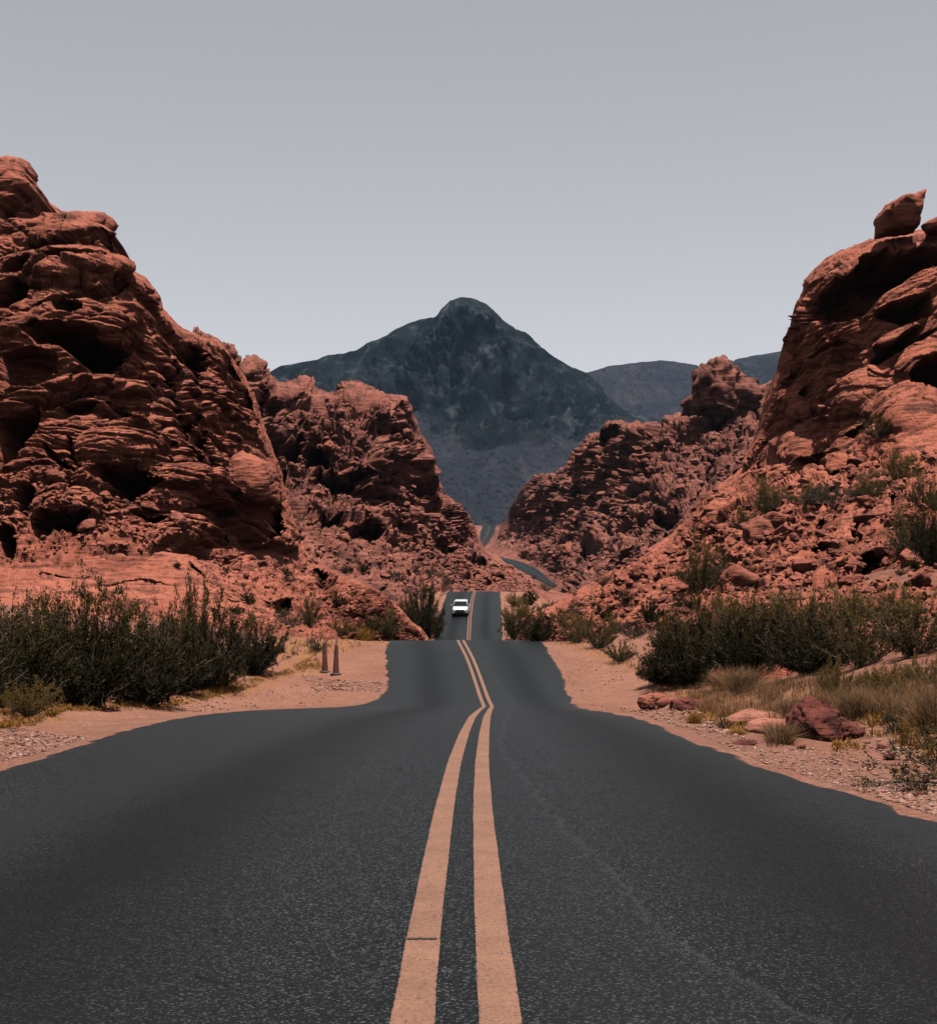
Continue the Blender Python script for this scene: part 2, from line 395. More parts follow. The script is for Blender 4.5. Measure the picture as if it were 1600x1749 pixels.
gy = np.concatenate([np.arange(-20, 12, 0.35), np.arange(12, 75, 0.45), np.arange(75, 230, 1.4), np.geomspace(232, 9000, 30)])
gx = np.concatenate([-np.geomspace(4000, 30, 18), np.arange(-29, -10, 0.8), np.arange(-10, 10, 0.16), np.arange(10, 29, 0.8), np.geomspace(30, 4000, 18)])
GX, GY = np.meshgrid(gx, gy)
GZ = zg(GX, GY)
dl = np.maximum(0, xl(GY) - GX); dr = np.maximum(0, GX - xr(GY)); dd = dl + dr
grav = np.exp(-(dd / 1.6) ** 2) * 0.9 + 0.15
rough_a = sstep(4.0, 9.0, dd)
LITTER = [[(-60, 1215), (100, 1200), (350, 1190), (330, 1206), (110, 1216), (60, 1240), (-60, 1250)], [(250, 1195), (480, 1146), (548, 1112), (556, 1150), (500, 1156), (430, 1180), (330, 1206)], [(1170, 1180), (1230, 1160), (1350, 1160), (1640, 1150), (1640, 1265), (1500, 1245), (1440, 1235), (1350, 1245), (1220, 1245), (1150, 1212)], [(930, 1096), (980, 1094), (1060, 1122), (1130, 1150), (1090, 1150), (990, 1112)], [(470, 1062), (650, 1075), (664, 1098), (560, 1122), (470, 1130)]]
def inside_(U, V, pts):
    c = np.zeros(U.shape, bool)
    for k in range(len(pts)):
        x0, y0 = pts[k]; x1, y1 = pts[(k + 1) % len(pts)]
        c ^= ((y0 > V) != (y1 > V)) & (U < (x1 - x0) * (V - y0) / (y1 - y0 + 1e-9) + x0)
    return c
Ys = np.where(GY > 3, GY, 3.0); gu = CX + F * GX / Ys; gv = YH - F * (GZ - HC) / Ys
wob = fbm(np.stack([GX, GY, 0 * GX], -1) * 0.8, 3, 44)
lit = np.zeros(GX.shape)
for pl in LITTER: lit = np.maximum(lit, inside_(gu + 30 * wob, gv + 8 * wob, pl) & (GY > 3) & (GY < 120))
link('ground', mesh_np('ground', np.stack([GX, GY, GZ], -1), grid_faces(len(gy), len(gx)), True, {'gravel': grav, 'rough': rough_a, 'litter': lit}, [MAT['sand']]))
tag(bpy.data.objects['ground'], kind='structure')

def pix(px, py, Y):
    px = np.asarray(px, float); py = np.asarray(py, float); Y = np.asarray(Y, float)
    return np.stack([(px - CX) / F * Y, Y + 0 * px, (YH - py) / F * Y + HC], -1)

def gpt(px, py, y0=4.0, y1=215.0):
    """where the sight line through a photo pixel meets the ground"""
    px = np.atleast_1d(np.asarray(px, float)); py = np.atleast_1d(np.asarray(py, float))
    res = np.full(px.shape, np.nan); prev = None
    for Y in np.concatenate([np.arange(y0, 75, 0.2), np.arange(75, y1, 0.8)]):
        P = pix(px, py, np.full(px.shape, Y)); h = P[:, 2] - zg(P[:, 0], P[:, 1])
        hit = (h <= 0) & np.isnan(res)
        res[hit] = Y if prev is None else (Y - (Y - prev[0]) * (-h / (prev[1] - h + 1e-9)))[hit]
        prev = (Y, h)
        if not np.isnan(res).any(): break
    P = pix(px, py, res); P[:, 2] = zg(P[:, 0], P[:, 1])
    return P

# road ribbon
ry = np.concatenate([np.arange(-20, 75, 0.25), np.arange(75, 226, 1.0)])
NL = 33
L, R, C = xl(ry), xr(ry), xc(ry)
tt = np.linspace(-1, 1, NL); tt = np.sign(tt) * (1 - (1 - np.abs(tt)) ** 1.25)
jl = fbm(np.stack([ry * 1.1, ry * 0, ry * 0], -1), 4, 21) * 0.10
jr = fbm(np.stack([ry * 1.1, ry * 0 + 7, ry * 0], -1), 4, 22) * 0.10
jl = jl + fbm(np.stack([ry * 4.3, ry * 0, ry * 0], -1), 3, 23) * 0.06; jr = jr + fbm(np.stack([ry * 4.3, ry * 0 + 3, ry * 0], -1), 3, 24) * 0.06
L = L + jl; R = R + jr
X = np.where(tt[None] < 0, C[:, None] + (C - L)[:, None] * tt[None], C[:, None] + (R - C)[:, None] * tt[None])
X_road = X.copy(); Yg = np.repeat(ry[:, None], NL, 1)
Z = zr(ry)[:, None] - 0.02 * tt[None] ** 2 + 0 * X
Z[:, 0] -= 0.03; Z[:, -1] -= 0.03
SY = np.array([-20, 4.3, 5.0, 6.2, 7.6, 9.0, 10.4, 12.2, 14.0, 16.5, 20, 30, 45, 52, 58, 64, 70, 230])
SX = np.array([1.2, 1.05, 0.86, 0.72, 0.66, 0.58, 0.53, 0.47, 0.38, 0.30, 0.36, 0.55, 0.85, 0.95, 0.72, 0.4, 0.1, 0.6])
seam = (X - C[:, None]) - np.interp(ry, SY, SX)[:, None]
lat = X - C[:, None]
RV = np.stack([X, Yg, Z], -1).reshape(-1, 3); RFc = grid_faces(len(ry), NL)
far_pieces = []   # filled once the valley sheet exists

# ------------------------------------------------------------------ rock sheets: real slopes and cliffs with carved relief
def seg_dist(U, V, pts):
    best = np.full(U.shape, 1e9); tpar = np.zeros(U.shape); n = len(pts) - 1
    for k in range(n):
        (x0, y0), (x1, y1) = pts[k][:2], pts[k + 1][:2]
        dx, dy = x1 - x0, y1 - y0
        tq = np.clip(((U - x0) * dx + (V - y0) * dy) / (dx * dx + dy * dy + 1e-9), 0, 1)
        d = np.hypot(U - x0 - tq * dx, V - y0 - tq * dy)
        m = d < best; best = np.where(m, d, best); tpar = np.where(m, (k + tq) / n, tpar)
    return best, tpar

def inside(U, V, pts):
    c = np.zeros(U.shape, bool); n = len(pts)
    for k in range(n):
        x0, y0 = pts[k]; x1, y1 = pts[(k + 1) % n]
        cond = ((y0 > V) != (y1 > V)) & (U < (x1 - x0) * (V - y0) / (y1 - y0 + 1e-9) + x0)
        c ^= cond
    return c

def carve(U, V, feats, depth_k=1.7):
    """metres pushed into the rock (caves, cracks) and out of it (bulges)"""
    cv = np.zeros(U.shape); bl = np.zeros(U.shape)
    for f in feats:
        if f[0] == 'e' or f[0] == 'b':
            _, cx, cy, rx, ry_, rot, dep = f
            R_ = max(rx, ry_) * 1.3
            m = (np.abs(U - cx) < R_) & (np.abs(V - cy) < R_)
            if not m.any(): continue
            u, v = U[m] - cx, V[m] - cy; c_, s_ = math.cos(math.radians(rot)), math.sin(math.radians(rot))
            a = (u * c_ + v * s_) / rx; b_ = (-u * s_ + v * c_) / ry_
            q = np.sqrt(a * a + b_ * b_)
            if f[0] == 'e': cv[m] = np.maximum(cv[m], dep * sstep(1.0, 0.72, q))
            else: bl[m] = np.maximum(bl[m], 0.55 * dep * np.sqrt(np.clip(1 - q ** 2.6, 0, 1)))
        elif f[0] == 'p':
            _, pts, dep = f
            ins = inside(U, V, pts)
            if not ins.any(): continue
            d, _t = seg_dist(U[ins], V[ins], list(pts) + [pts[0]])
            cv[ins] = np.maximum(cv[ins], dep * sstep(0, 7, d))
        elif f[0] == 'c':
            _, pts, wd, dep = f
            xs = [q[0] for q in pts]; ys = [q[1] for q in pts]
            m = (U > min(xs) - wd) & (U < max(xs) + wd) & (V > min(ys) - wd) & (V < max(ys) + wd)
            if not m.any(): continue
            d, tp = seg_dist(U[m], V[m], pts)
            ww = wd * 0.5 * (0.35 + 0.65 * np.sin(np.pi * np.clip(tp, 0.02, 0.98)) ** 0.6)
            cv[m] = np.maximum(cv[m], dep * sstep(1.0, 0.5, d / ww))
    return cv * depth_k, bl

ZB = np.full((720, 800), 1e9); ZI = np.zeros((720, 800, 3))     # nearest built rock per 2.5 px cell, for setting things on it
def zreg(P):
    Q = P.reshape(-1, 3); Y = Q[:, 1]
    px = CX + F * Q[:, 0] / Y; py = YH - F * (Q[:, 2] - HC) / Y
    i = ((px + 200) / 2.5).astype(int); j = (py / 2.5).astype(int)
    m = (i >= 0) & (i < 800) & (j >= 0) & (j < 720) & (Y > 1)
    i, j, Q, Y = i[m], j[m], Q[m], Y[m]
    o = np.argsort(-Y); i, j, Q, Y = i[o], j[o], Q[o], Y[o]
    tmp = np.full(ZB.shape, 1e9); tmpI = np.zeros(ZI.shape); tmp[j, i] = Y; tmpI[j, i] = Q
    b_ = tmp < ZB; ZB[b_] = tmp[b_]; ZI[b_] = tmpI[b_]
def spt(px, py):
    i = int((px + 200) / 2.5); j = int(py / 2.5)
    for r in range(0, 5):
        sub = ZB[j - r:j + r + 1, i - r:i + r + 1]
        if (sub < 1e8).any():
            k = np.unravel_index(np.argmin(sub), sub.shape)
            return ZI[j - r + k[0], i - r + k[1]].copy()
    return None

def layered(P, ax, T, seed):
    """bedding: layers of uneven thickness that stand out and step back along the face"""
    wv = fbm(P * (0.10 / T), 3, seed) * 1.7 * T
    h = P @ np.array(ax) + wv
    h = h + 0.9 * T * vn(np.stack([h * 0.55 / T, 0 * h, 0 * h + seed], -1), seed + 4)
    q = h / T; i = np.floor(q); f = q - i
    la = P * (0.06 / T); la = np.stack([la[..., 0], la[..., 1], i * 3.7], -1)
    a = vn(la, seed + 8) * 0.5 + 0.5
    prof = 1 - np.abs(2 * f - 1) ** 3.5
    return a, prof

def relief_cliff(P, U, V, ax, T, amp, blocks=1.0, seed=1):
    a, pr = layered(P, ax, T, seed)
    a2, pr2 = layered(P, ax, T * 0.33, seed + 30)
    a3, pr3 = layered(P, ax, T * 0.11, seed + 50)
    on = sstep(-0.25, 0.3, fbm(P * (0.13 / T), 3, seed + 70))
    r = amp * (1.3 * (a - 0.55) + 0.40 * (pr - 0.8)) + amp * (0.24 + 0.46 * on) * ((a2 - 0.5) + 0.7 * (pr2 - 0.8)) + amp * (0.08 + 0.22 * on) * ((a3 - 0.5) + 0.7 * (pr3 - 0.8))
    Q = P * np.array([0.8, 0.8, 1.3]); Q = Q + 0.9 * T * fbm(P[..., [1, 2, 0]] * (0.4 / T), 3, seed + 3)[..., None]
    h, e = facets(Q / (3.4 * T), seed, 0.8)
    r = r + blocks * amp * (1.1 * h - 1.0 * sstep(0.035, 0.0, e))
    h, e = facets(Q / (0.9 * T), seed + 9, 1.0)
    r = r + blocks * amp * 0.30 * (h - 0.8 * sstep(0.07, 0.0, e))
    h, e = facets(Q / (0.36 * T), seed + 19, 1.0)
    r = r + blocks * amp * 0.08 * (h - 0.8 * sstep(0.09, 0.0, e))
    r = r + (ridged(P * (0.5 / T), 5, seed + 11) - 0.6) * amp * 0.36 + fbm(P * (3.0 / T), 3, seed + 12) * amp * 0.13
    return r

def relief_rubble(P, U, V, S, amp, seed=1, w23=1.0, crack=1.3):
    r = fbm(P * (0.16 / S), 3, seed) * amp * 0.9
    for k, (sz, w) in enumerate(((1.0, 0.9), (0.45, 0.66), (0.21, 0.34), (0.10, 0.11))):
        w = w * (w23 if k > 1 else 1.0); Q = P / (S * sz); Q = Q + 0.32 * fbm(Q[..., [2, 0, 1]] * 0.9, 3, seed + 5 + k)[..., None]
        Q = Q * np.array([0.8, 0.8, 1.25])
        h, e = facets(Q, seed + 40 * k, 1.05)
        r = r + amp * w * (0.95 * h + 0.25 * sstep(0.0, 0.25, e) - 0.55 * crack * sstep(0.09, 0.0, e))
    return r + fbm(P * (4.0 / S), 4, seed + 90) * amp * 0.13

def sheet(name, sky_pts, bot_pts, x0, x1, step, ctrl, relief, feats=(), curl=(60, 8.0), back=18.0, mat=None, flat=None, warp=4.0, attrs=None, hz=0.35):
    xs = np.arange(x0, x1 + step, step)
    yt = np.interp(xs, [q[0] for q in sky_pts], [q[1] for q in sky_pts])
    yb = np.interp(xs, [q[0] for q in bot_pts], [q[1] for q in bot_pts])
    lim = 3.5 * step; hi_ = yt.copy(); lo_ = yt.copy()          # no near-vertical grid columns along steep skylines
    for k in range(1, len(xs)):
        hi_[k] = min(hi_[k], hi_[k - 1] + lim); lo_[k] = max(lo_[k], lo_[k - 1] - lim)
    for k in range(len(xs) - 2, -1, -1):
        hi_[k] = min(hi_[k], hi_[k + 1] + lim); lo_[k] = max(lo_[k], lo_[k + 1] - lim)
    yt = (hi_ + lo_) / 2
    yb = np.maximum(yb, yt + 6)
    nr = int(np.percentile(yb - yt, 85) / step) + 2
    tv = np.linspace(0, 1, nr)[:, None]
    U = np.repeat(xs[None], nr, 0); V = yt[None] + (yb - yt)[None] * tv
    g = np.gradient(np.convolve(np.pad(yt, 6, 'edge'), np.ones(13) / 13, 'valid'), step)
    rho = V - yt[None]                                     # photo-pixel distance to the skyline
    for k in range(1, int(60 / step)):
        for sh in (yt[np.minimum(np.arange(len(xs)) + k, len(xs) - 1)], yt[np.maximum(np.arange(len(xs)) - k, 0)]):
            dv_ = np.maximum(V - sh[None], 0)
            rho = np.minimum(rho, np.hypot(k * step, dv_))
    f = tps(ctrl)
    D = f(U, V)
    c = np.clip(1 - rho / curl[0], 0, 1)
    D = D + curl[1] * (1 - np.sqrt(1 - np.minimum(c, 0.98) ** 2))
    P0 = pix(U, V, D)
    du = np.gradient(P0, axis=1); dv = np.gradient(P0, axis=0)
    N = np.cross(du, dv); N /= np.linalg.norm(N, axis=-1, keepdims=True) + 1e-9
    N = np.where(N[..., 1:2] > 0, -N, N)
    kz = hz + (1 - hz) * sstep(0.72, 0.93, np.abs(N[..., 2]))
    Dn = np.stack([N[..., 0], N[..., 1], N[..., 2] * kz], -1); Dn /= np.linalg.norm(Dn, axis=-1, keepdims=True)
    r = relief(P0, U, V)
    sc_ = 26.0 / (F / D)
    wu = warp * fbm(P0 * 0.5 / sc_[..., None], 3, 71); wv = warp * 0.8 * fbm(P0 * 0.5 / sc_[..., None], 3, 72)
    cv, bl = carve(U + wu, V + wv, feats); cv = cv * sstep(4, 20, rho)
    sup = 1 - 0.20 * np.clip(bl / (np.max(bl) + 1e-6) * 2, 0, 1)
    r = r * sup + bl
    r = r * (1 - 0.48 * sstep(0.72, 0.95, np.abs(N[..., 2])))
    edge = sstep(0, 24, rho)
    r = r * (0.38 + 0.62 * edge) - 0.02 * (1 - edge)
    k = sstep(0, 34, yb[None] - V); r = r * k; cv = cv * k
    if flat is not None:
        k2 = flat(U, V); r = r * k2; cv = cv * k2
    Dn = Dn * np.stack([0.5 + 0.5 * edge, 1 + 0 * edge, 1 + 0 * edge], -1)
    P = P0 + Dn * r[..., None] + np.array([0, 1.0, -0.06]) * cv[..., None]
    P[..., 2] -= (1 - k) ** 2 * 2.2 * D / 60
    B = []
    for q in (1.0, 0.62, 0.34, 0.14, 0.045):
        sh = P[0] + np.stack([P[0, :, 0] * q * back / P[0, :, 1] + np.sign(P[0, :, 0]) * q * 2.0, q * back + 0 * xs, -(q ** 1.6) * back * 0.9 + 0 * xs], -1)
        B.append(sh + fbm(sh * 0.3, 2, 8)[:, None] * np.array([0, 0.5, 0.5]) * q)
    PP = np.concatenate([np.stack(B), P], 0)
    at = {}
    if attrs: at = {k: np.concatenate([np.repeat(fn(U, V)[:1], 5, 0), fn(U, V)], 0) for k, fn in attrs.items()}
    me = mesh_np(name, PP, grid_faces(PP.shape[0], PP.shape[1]), True, at, [mat])
    o = link(name, me); zreg(P)
    return o, f

# ---- left cliff
skyL = [(-260, 170), (-120, 215), (-40, 250), (0, 265), (30, 272), (55, 290), (64, 312), (66, 338), (85, 342), (108, 358), (130, 361), (160, 366), (184, 380), (190, 398), (202, 425), (216, 440), (222, 464), (248, 476), (262, 492), (272, 500), (277, 525), (296, 545), (312, 560), (345, 574), (375, 584), (395, 604), (406, 624), (428, 662), (445, 705), (462, 740), (478, 780), (485, 830), (492, 885), (505, 925), (540, 958), (600, 990), (650, 1012), (690, 1045), (730, 1085)]
botL = [(-260, 1150), (420, 1140), (600, 1125), (730, 1115)]
ctrlL = [(-220, 250, 110), (0, 270, 112), (100, 365, 113), (190, 400, 116), (0, 500, 106), (200, 500, 110), (0, 700, 100), (200, 700, 104), (300, 600, 119), (340, 700, 118), (400, 640, 134), (0, 850, 96), (200, 850, 99), (400, 850, 116), (450, 740, 136), (480, 850, 134), (0, 930, 93), (200, 930, 95), (400, 930, 110), (495, 940, 126), (0, 1000, 84), (200, 1010, 86), (400, 1010, 94), (550, 1000, 122), (650, 1030, 138), (0, 1060, 74), (250, 1060, 77), (400, 1070, 80), (520, 1080, 90), (640, 1075, 122), (720, 1075, 145), (-220, 600, 100), (-220, 1000, 82), (-220, 1130, 60), (0, 1130, 60), (250, 1130, 61), (400, 1130, 64), (500, 1120, 70), (600, 1115, 92), (700, 1105, 135)]
featL = [('p', [(0, 352), (14, 342), (30, 328), (46, 322), (48, 340), (42, 356), (32, 372), (20, 366), (0, 362)], 3.5),
    ('b', 20, 312, 46, 42, 20, 3.0), ('b', 110, 395, 92, 30, -4, 2.2), ('b', 110, 455, 110, 24, 3, 1.8), ('b', 120, 548, 130, 34, -6, 2.5),
    ('c', [(14, 436), (50, 431), (90, 426), (130, 413), (158, 410), (178, 432)], 13, 3.5), ('c', [(60, 446), (110, 448), (158, 447)], 6, 1.5),
    ('e', 26, 462, 28, 10, -18, 4), ('e', 14, 502, 34, 17, -25, 5),
    ('p', [(222, 470), (205, 472), (175, 484), (140, 492), (100, 500), (60, 522), (20, 548), (-10, 565), (-10, 575), (30, 550), (70, 533), (100, 516), (130, 508), (170, 508), (198, 505), (214, 490)], 5.5),
    ('e', 111, 530, 23, 13, 6, 5),
    ('p', [(38, 572), (66, 560), (98, 557), (140, 566), (160, 582), (190, 592), (228, 592), (214, 622), (198, 640), (172, 642), (148, 632), (118, 622), (108, 606), (88, 590), (60, 588)], 9),
    ('p', [(0, 600), (60, 596), (98, 612), (100, 640), (60, 655), (0, 668)], 1.6), ('b', 185, 655, 90, 14, 4, 1.8), ('b', 90, 668, 100, 16, -14, 2.2),
    ('p', [(-10, 712), (30, 704), (70, 696), (64, 730), (34, 765), (14, 800), (-10, 806)], 7),
    ('p', [(166, 684), (226, 686), (234, 714), (164, 716)], 4), ('p', [(104, 688), (158, 684), (160, 700), (120, 712), (104, 712)], 3), ('c', [(140, 672), (198, 670)], 9, 2.4),
    ('c', [(232, 492), (244, 540), (262, 590), (292, 660), (318, 740), (352, 810), (392, 880), (414, 930)], 10, 2.0),
    ('c', [(276, 520), (292, 570), (312, 640), (330, 720), (352, 770), (372, 820), (398, 880)], 12, 3.5),
    ('p', [(288, 588), (318, 580), (342, 600), (346, 626), (330, 640), (306, 632)], 4.5),
    ('p', [(346, 576), (380, 590), (404, 628), (424, 672), (444, 724), (452, 752), (424, 720), (396, 700), (376, 672), (360, 634)], 5),
    ('p', [(236, 640), (262, 650), (270, 690), (246, 668)], 3), ('c', [(290, 680), (306, 730), (328, 770)], 16, 4),
    ('b', 350, 660, 22, 60, -14, 1.6), ('b', 192, 765, 62, 34, 8, 3.2), ('p', [(132, 806), (160, 792), (196, 800), (236, 800), (256, 836), (240, 852), (214, 856), (176, 838), (158, 822)], 7),
    ('c', [(78, 760), (92, 784), (120, 806)], 15, 4), ('c', [(118, 748), (122, 776), (130, 802)], 14, 4), ('e', 276, 762, 22, 17, 0, 5),
    ('b', 112, 870, 62, 42, 4, 3.6), ('p', [(52, 900), (100, 896), (150, 892), (146, 916), (110, 922), (60, 944), (56, 920)], 6), ('e', 10, 930, 24, 28, 10, 6), ('e', 42, 850, 18, 26, 20, 4),
    ('e', 248, 880, 22, 17, 10, 5), ('e', 338, 892, 20, 17, 20, 5), ('p', [(402, 872), (440, 858), (484, 862), (483, 905), (448, 926), (418, 914)], 9),
    ('c', [(340, 920), (386, 928), (420, 936)], 14, 4), ('b', 300, 835, 55, 44, 10, 2.2), ('b', 300, 905, 40, 30, 0, 1.6),
    ('c', [(322, 964), (352, 990)], 8, 1.0), ('c', [(60, 972), (96, 985), (150, 984)], 4, 0.35), ('c', [(180, 1000), (240, 996), (300, 1010)], 4, 0.3),
    ('c', [(500, 900), (522, 940), (540, 965)], 10, 3), ('c', [(528, 968), (540, 985), (552, 1006)], 15, 4), ('p', [(570, 1046), (600, 1044), (622, 1052), (618, 1064), (580, 1060)], 4), ('e', 415, 1020, 22, 9, 8, 3), ('e', 470, 1040, 24, 10, 5, 3), ('b', 620, 1030, 50, 22, 25, 1.6), ('b', 545, 985, 26, 14, 25, 1.8)]
def relL(P, U, V):
    apron = sstep(925, 985, V + 26 * fbm(P * 0.05, 2, 4)) * sstep(-1, 0, U * 0)
    right = sstep(300, 470, U + (V - 620) * -0.35)
    c = relief_cliff(P, U, V, (-0.05, 0.05, 1.0), 2.3, 1.30, 0.62, 3)
    r = relief_rubble(P, U, V, 4.2, 1.35, 7)
    low = sstep(720, 860, V) * sstep(330, 60, U)
    c = c * (1 - 0.6 * low) + r * 0.6 * low
    s = relief_cliff(P, U, V, (-0.35, 0.1, 1.0), 1.1, 0.38, 1.0, 13) + fbm(P * 0.12, 3, 6) * 0.9
    s = s + sstep(400, 560, U) * (relief_rubble(P, U, V, 2.4, 0.6, 9, 0.6, 0.6))
    return c * (1 - apron) + s * apron
oL, fL = sheet('cliff', skyL, botL, -260, 730, 1.7, ctrlL, relL, featL, (46, 9), 26, MAT['cliff_l'])
tag(oL, 'tall layered red sandstone cliff with a dark cave rising behind the left bushes', 'cliff', kind='structure')

# ---- middle left rubble ridge, running down into the hump beyond the crest
skyML = [(330, 560), (400, 590), (412, 618), (425, 607), (448, 612), (458, 632), (480, 650), (512, 640), (534, 642), (545, 660), (572, 668), (580, 650), (600, 648), (640, 662), (672, 676), (696, 676), (704, 690), (700, 705), (712, 735), (728, 750), (738, 770), (744, 800), (746, 830), (765, 848), (786, 866), (800, 880), (810, 896), (816, 912), (822, 928), (830, 938), (845, 945), (858, 957), (870, 967), (886, 977), (902, 987), (920, 997), (936, 1004), (960, 1013), (1010, 1022)]
botML = [(330, 1080), (700, 1085), (760, 1050), (1010, 1050)]
ctrlML = [(340, 600, 250), (430, 620, 252), (560, 660, 262), (690, 690, 270), (430, 800, 228), (560, 800, 236), (700, 800, 252), (760, 870, 278), (816, 905, 330), (450, 950, 190), (600, 950, 206), (700, 950, 226), (800, 950, 275), (830, 945, 320), (860, 962, 320), (930, 1003, 300), (1000, 1022, 260), (500, 1030, 165), (620, 1045, 165), (700, 1015, 195), (760, 1015, 218), (850, 1015, 218), (900, 1015, 225), (850, 1045, 205), (960, 1045, 210), (350, 1060, 150), (700, 1075, 165)]
featML = [('p', [(522, 812), (560, 800), (600, 796), (640, 808), (628, 828), (590, 838), (548, 840)], 9), ('p', [(600, 840), (640, 826), (664, 838), (660, 862), (622, 868)], 10), ('p', [(716, 818), (744, 806), (746, 848), (722, 850)], 9), ('e', 684, 727, 20, 10, 0, 7), ('e', 672, 800, 24, 10, 10, 7), ('e', 540, 782, 24, 12, 20, 7), ('e', 492, 722, 18, 12, 40, 6), ('e', 500, 770, 14, 20, -20, 6), ('e', 618, 922, 26, 10, 5, 6), ('p', [(738, 922), (764, 912), (790, 930), (780, 946), (744, 940)], 9), ('e', 560, 900, 20, 10, 10, 5), ('e', 850, 985, 14, 9, 0, 5), ('e', 816, 958, 18, 9, 10, 5),
    ('e', 446, 690, 16, 30, -20, 6), ('e', 474, 810, 12, 40, -10, 5), ('e', 640, 745, 14, 18, 0, 5), ('e', 705, 745, 14, 9, 0, 5), ('e', 655, 905, 16, 9, 0, 5), ('e', 840, 996, 12, 8, 0, 4), ('e', 800, 985, 14, 7, 0, 4),
    ('b', 565, 735, 24, 17, 10, 5), ('b', 548, 766, 32, 20, 5, 5), ('b', 728, 795, 18, 28, 0, 5), ('b', 690, 692, 18, 14, 0, 4), ('b', 650, 790, 26, 18, 0, 4), ('b', 432, 630, 20, 24, 10, 3), ('b', 620, 895, 40, 16, 5, 4), ('b', 690, 775, 18, 16, 0, 4), ('b', 712, 880, 20, 16, 0, 3)]
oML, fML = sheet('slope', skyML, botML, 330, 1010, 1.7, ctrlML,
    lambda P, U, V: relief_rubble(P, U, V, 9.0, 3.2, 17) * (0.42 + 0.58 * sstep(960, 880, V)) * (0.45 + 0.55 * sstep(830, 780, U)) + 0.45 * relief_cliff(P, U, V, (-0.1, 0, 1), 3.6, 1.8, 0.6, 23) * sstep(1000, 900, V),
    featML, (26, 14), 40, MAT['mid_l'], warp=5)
tag(oML, 'jumbled red boulder ridge left of the valley road behind the tall left cliff', 'ridge', kind='structure')

# ---- middle right ridge and the far valley floor
skyMR = [(760, 897), (822, 898), (848, 898), (858, 893), (866, 888), (870, 868), (884, 850), (892, 834), (910, 816), (932, 808), (950, 806), (966, 800), (974, 772), (998, 756), (1004, 738), (1030, 740), (1040, 720), (1062, 718), (1074, 726), (1110, 722), (1130, 722), (1134, 710), (1165, 706), (1200, 700), (1250, 690), (1300, 660), (1360, 640), (1420, 640)]
botMR = [(760, 1040), (960, 1085), (1420, 1095)]
ctrlMR = [(770, 897, 830), (845, 898, 820), (868, 880, 700), (890, 845, 560), (940, 808, 480), (1005, 745, 430), (1150, 712, 400), (1290, 690, 390), (1400, 640, 395), (790, 935, 680), (830, 930, 690), (850, 925, 640), (880, 920, 540), (950, 900, 440), (1050, 850, 390), (1200, 800, 360), (1400, 780, 345), (800, 965, 480), (858, 953, 455), (900, 967, 410), (934, 994, 365), (920, 945, 412), (960, 950, 370), (1050, 950, 310), (1200, 900, 285), (1400, 900, 265), (800, 1015, 330), (900, 1015, 340), (980, 1000, 300), (1050, 1010, 245), (1200, 1010, 205), (960, 1045, 260), (1060, 1050, 205), (1400, 1040, 180)]
seg1_lo = [(946, 1003), (930, 995.6), (917.5, 989), (900, 979), (882.5, 970), (867.5, 963), (852, 957), (838, 953)]
seg1_up = [(952, 999), (938, 991), (927.5, 980), (917.5, 972.5), (905, 965.5), (892.5, 960.5), (873, 955.5), (845, 949)]
seg2_l = [(824, 898), (822.5, 902), (820, 908), (819.5, 915), (817, 922), (813.5, 928), (811, 934), (808, 942)]
seg2_r = [(846.5, 898), (846, 902), (844.5, 909), (841, 916), (837, 922), (833, 928), (828, 934), (824, 942)]
mid1 = [((a[0] + b_[0]) / 2, (a[1] + b_[1]) / 2) for a, b_ in zip(seg1_lo, seg1_up)]
mid2 = [((a[0] + b_[0]) / 2, (a[1] + b_[1]) / 2) for a, b_ in zip(seg2_l, seg2_r)]
def flatMR(U, V):
    d1, _ = seg_dist(U, V, mid1); d2, _ = seg_dist(U, V, mid2)
    return np.minimum(sstep(9, 22, d1), sstep(16, 26, d2))
featMR = [('e', 1055, 757, 19, 22, 0, 8), ('p', [(1196, 738), (1230, 718), (1250, 726), (1240, 745), (1204, 752)], 9), ('p', [(1208, 780), (1240, 782), (1238, 800), (1222, 826), (1206, 826)], 10), ('p', [(1068, 876), (1120, 884), (1160, 870), (1180, 880), (1150, 900), (1100, 902)], 10), ('e', 1012, 942, 24, 18, 10, 9), ('e', 1068, 962, 34, 9, 3, 8), ('p', [(880, 940), (896, 936), (914, 944), (908, 960), (884, 955)], 8), ('e', 1000, 790, 16, 14, 0, 8), ('e', 1000, 840, 20, 14, -20, 7), ('e', 960, 870, 18, 12, -20, 7), ('e', 925, 850, 16, 16, 0, 7), ('e', 900, 880, 14, 18, 20, 7), ('e', 1080, 840, 20, 10, -20, 7), ('e', 1150, 770, 26, 8, -10, 6), ('e', 1160, 925, 24, 20, -30, 8), ('e', 955, 930, 16, 9, 0, 5),
    ('b', 1160, 838, 42, 30, 5, 7), ('b', 1072, 940, 36, 14, 4, 6), ('b', 1052, 742, 22, 24, 0, 5), ('b', 1010, 775, 26, 18, -10, 5), ('b', 1120, 790, 40, 20, -15, 5), ('b', 1200, 700, 60, 20, 0, 4), ('b', 1100, 880, 40, 20, -5, 5), ('b', 1020, 915, 24, 20, 0, 5), ('b', 1270, 720, 24, 30, 10, 4), ('b', 950, 830, 26, 18, -20, 5)]
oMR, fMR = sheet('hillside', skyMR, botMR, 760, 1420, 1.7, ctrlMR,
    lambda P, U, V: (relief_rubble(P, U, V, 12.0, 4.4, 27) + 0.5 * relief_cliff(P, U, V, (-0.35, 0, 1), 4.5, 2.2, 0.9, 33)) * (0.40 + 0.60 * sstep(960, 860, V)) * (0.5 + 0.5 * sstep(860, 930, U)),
    featMR, (22, 16), 50, MAT['mid_r'], flat=flatMR, warp=5)
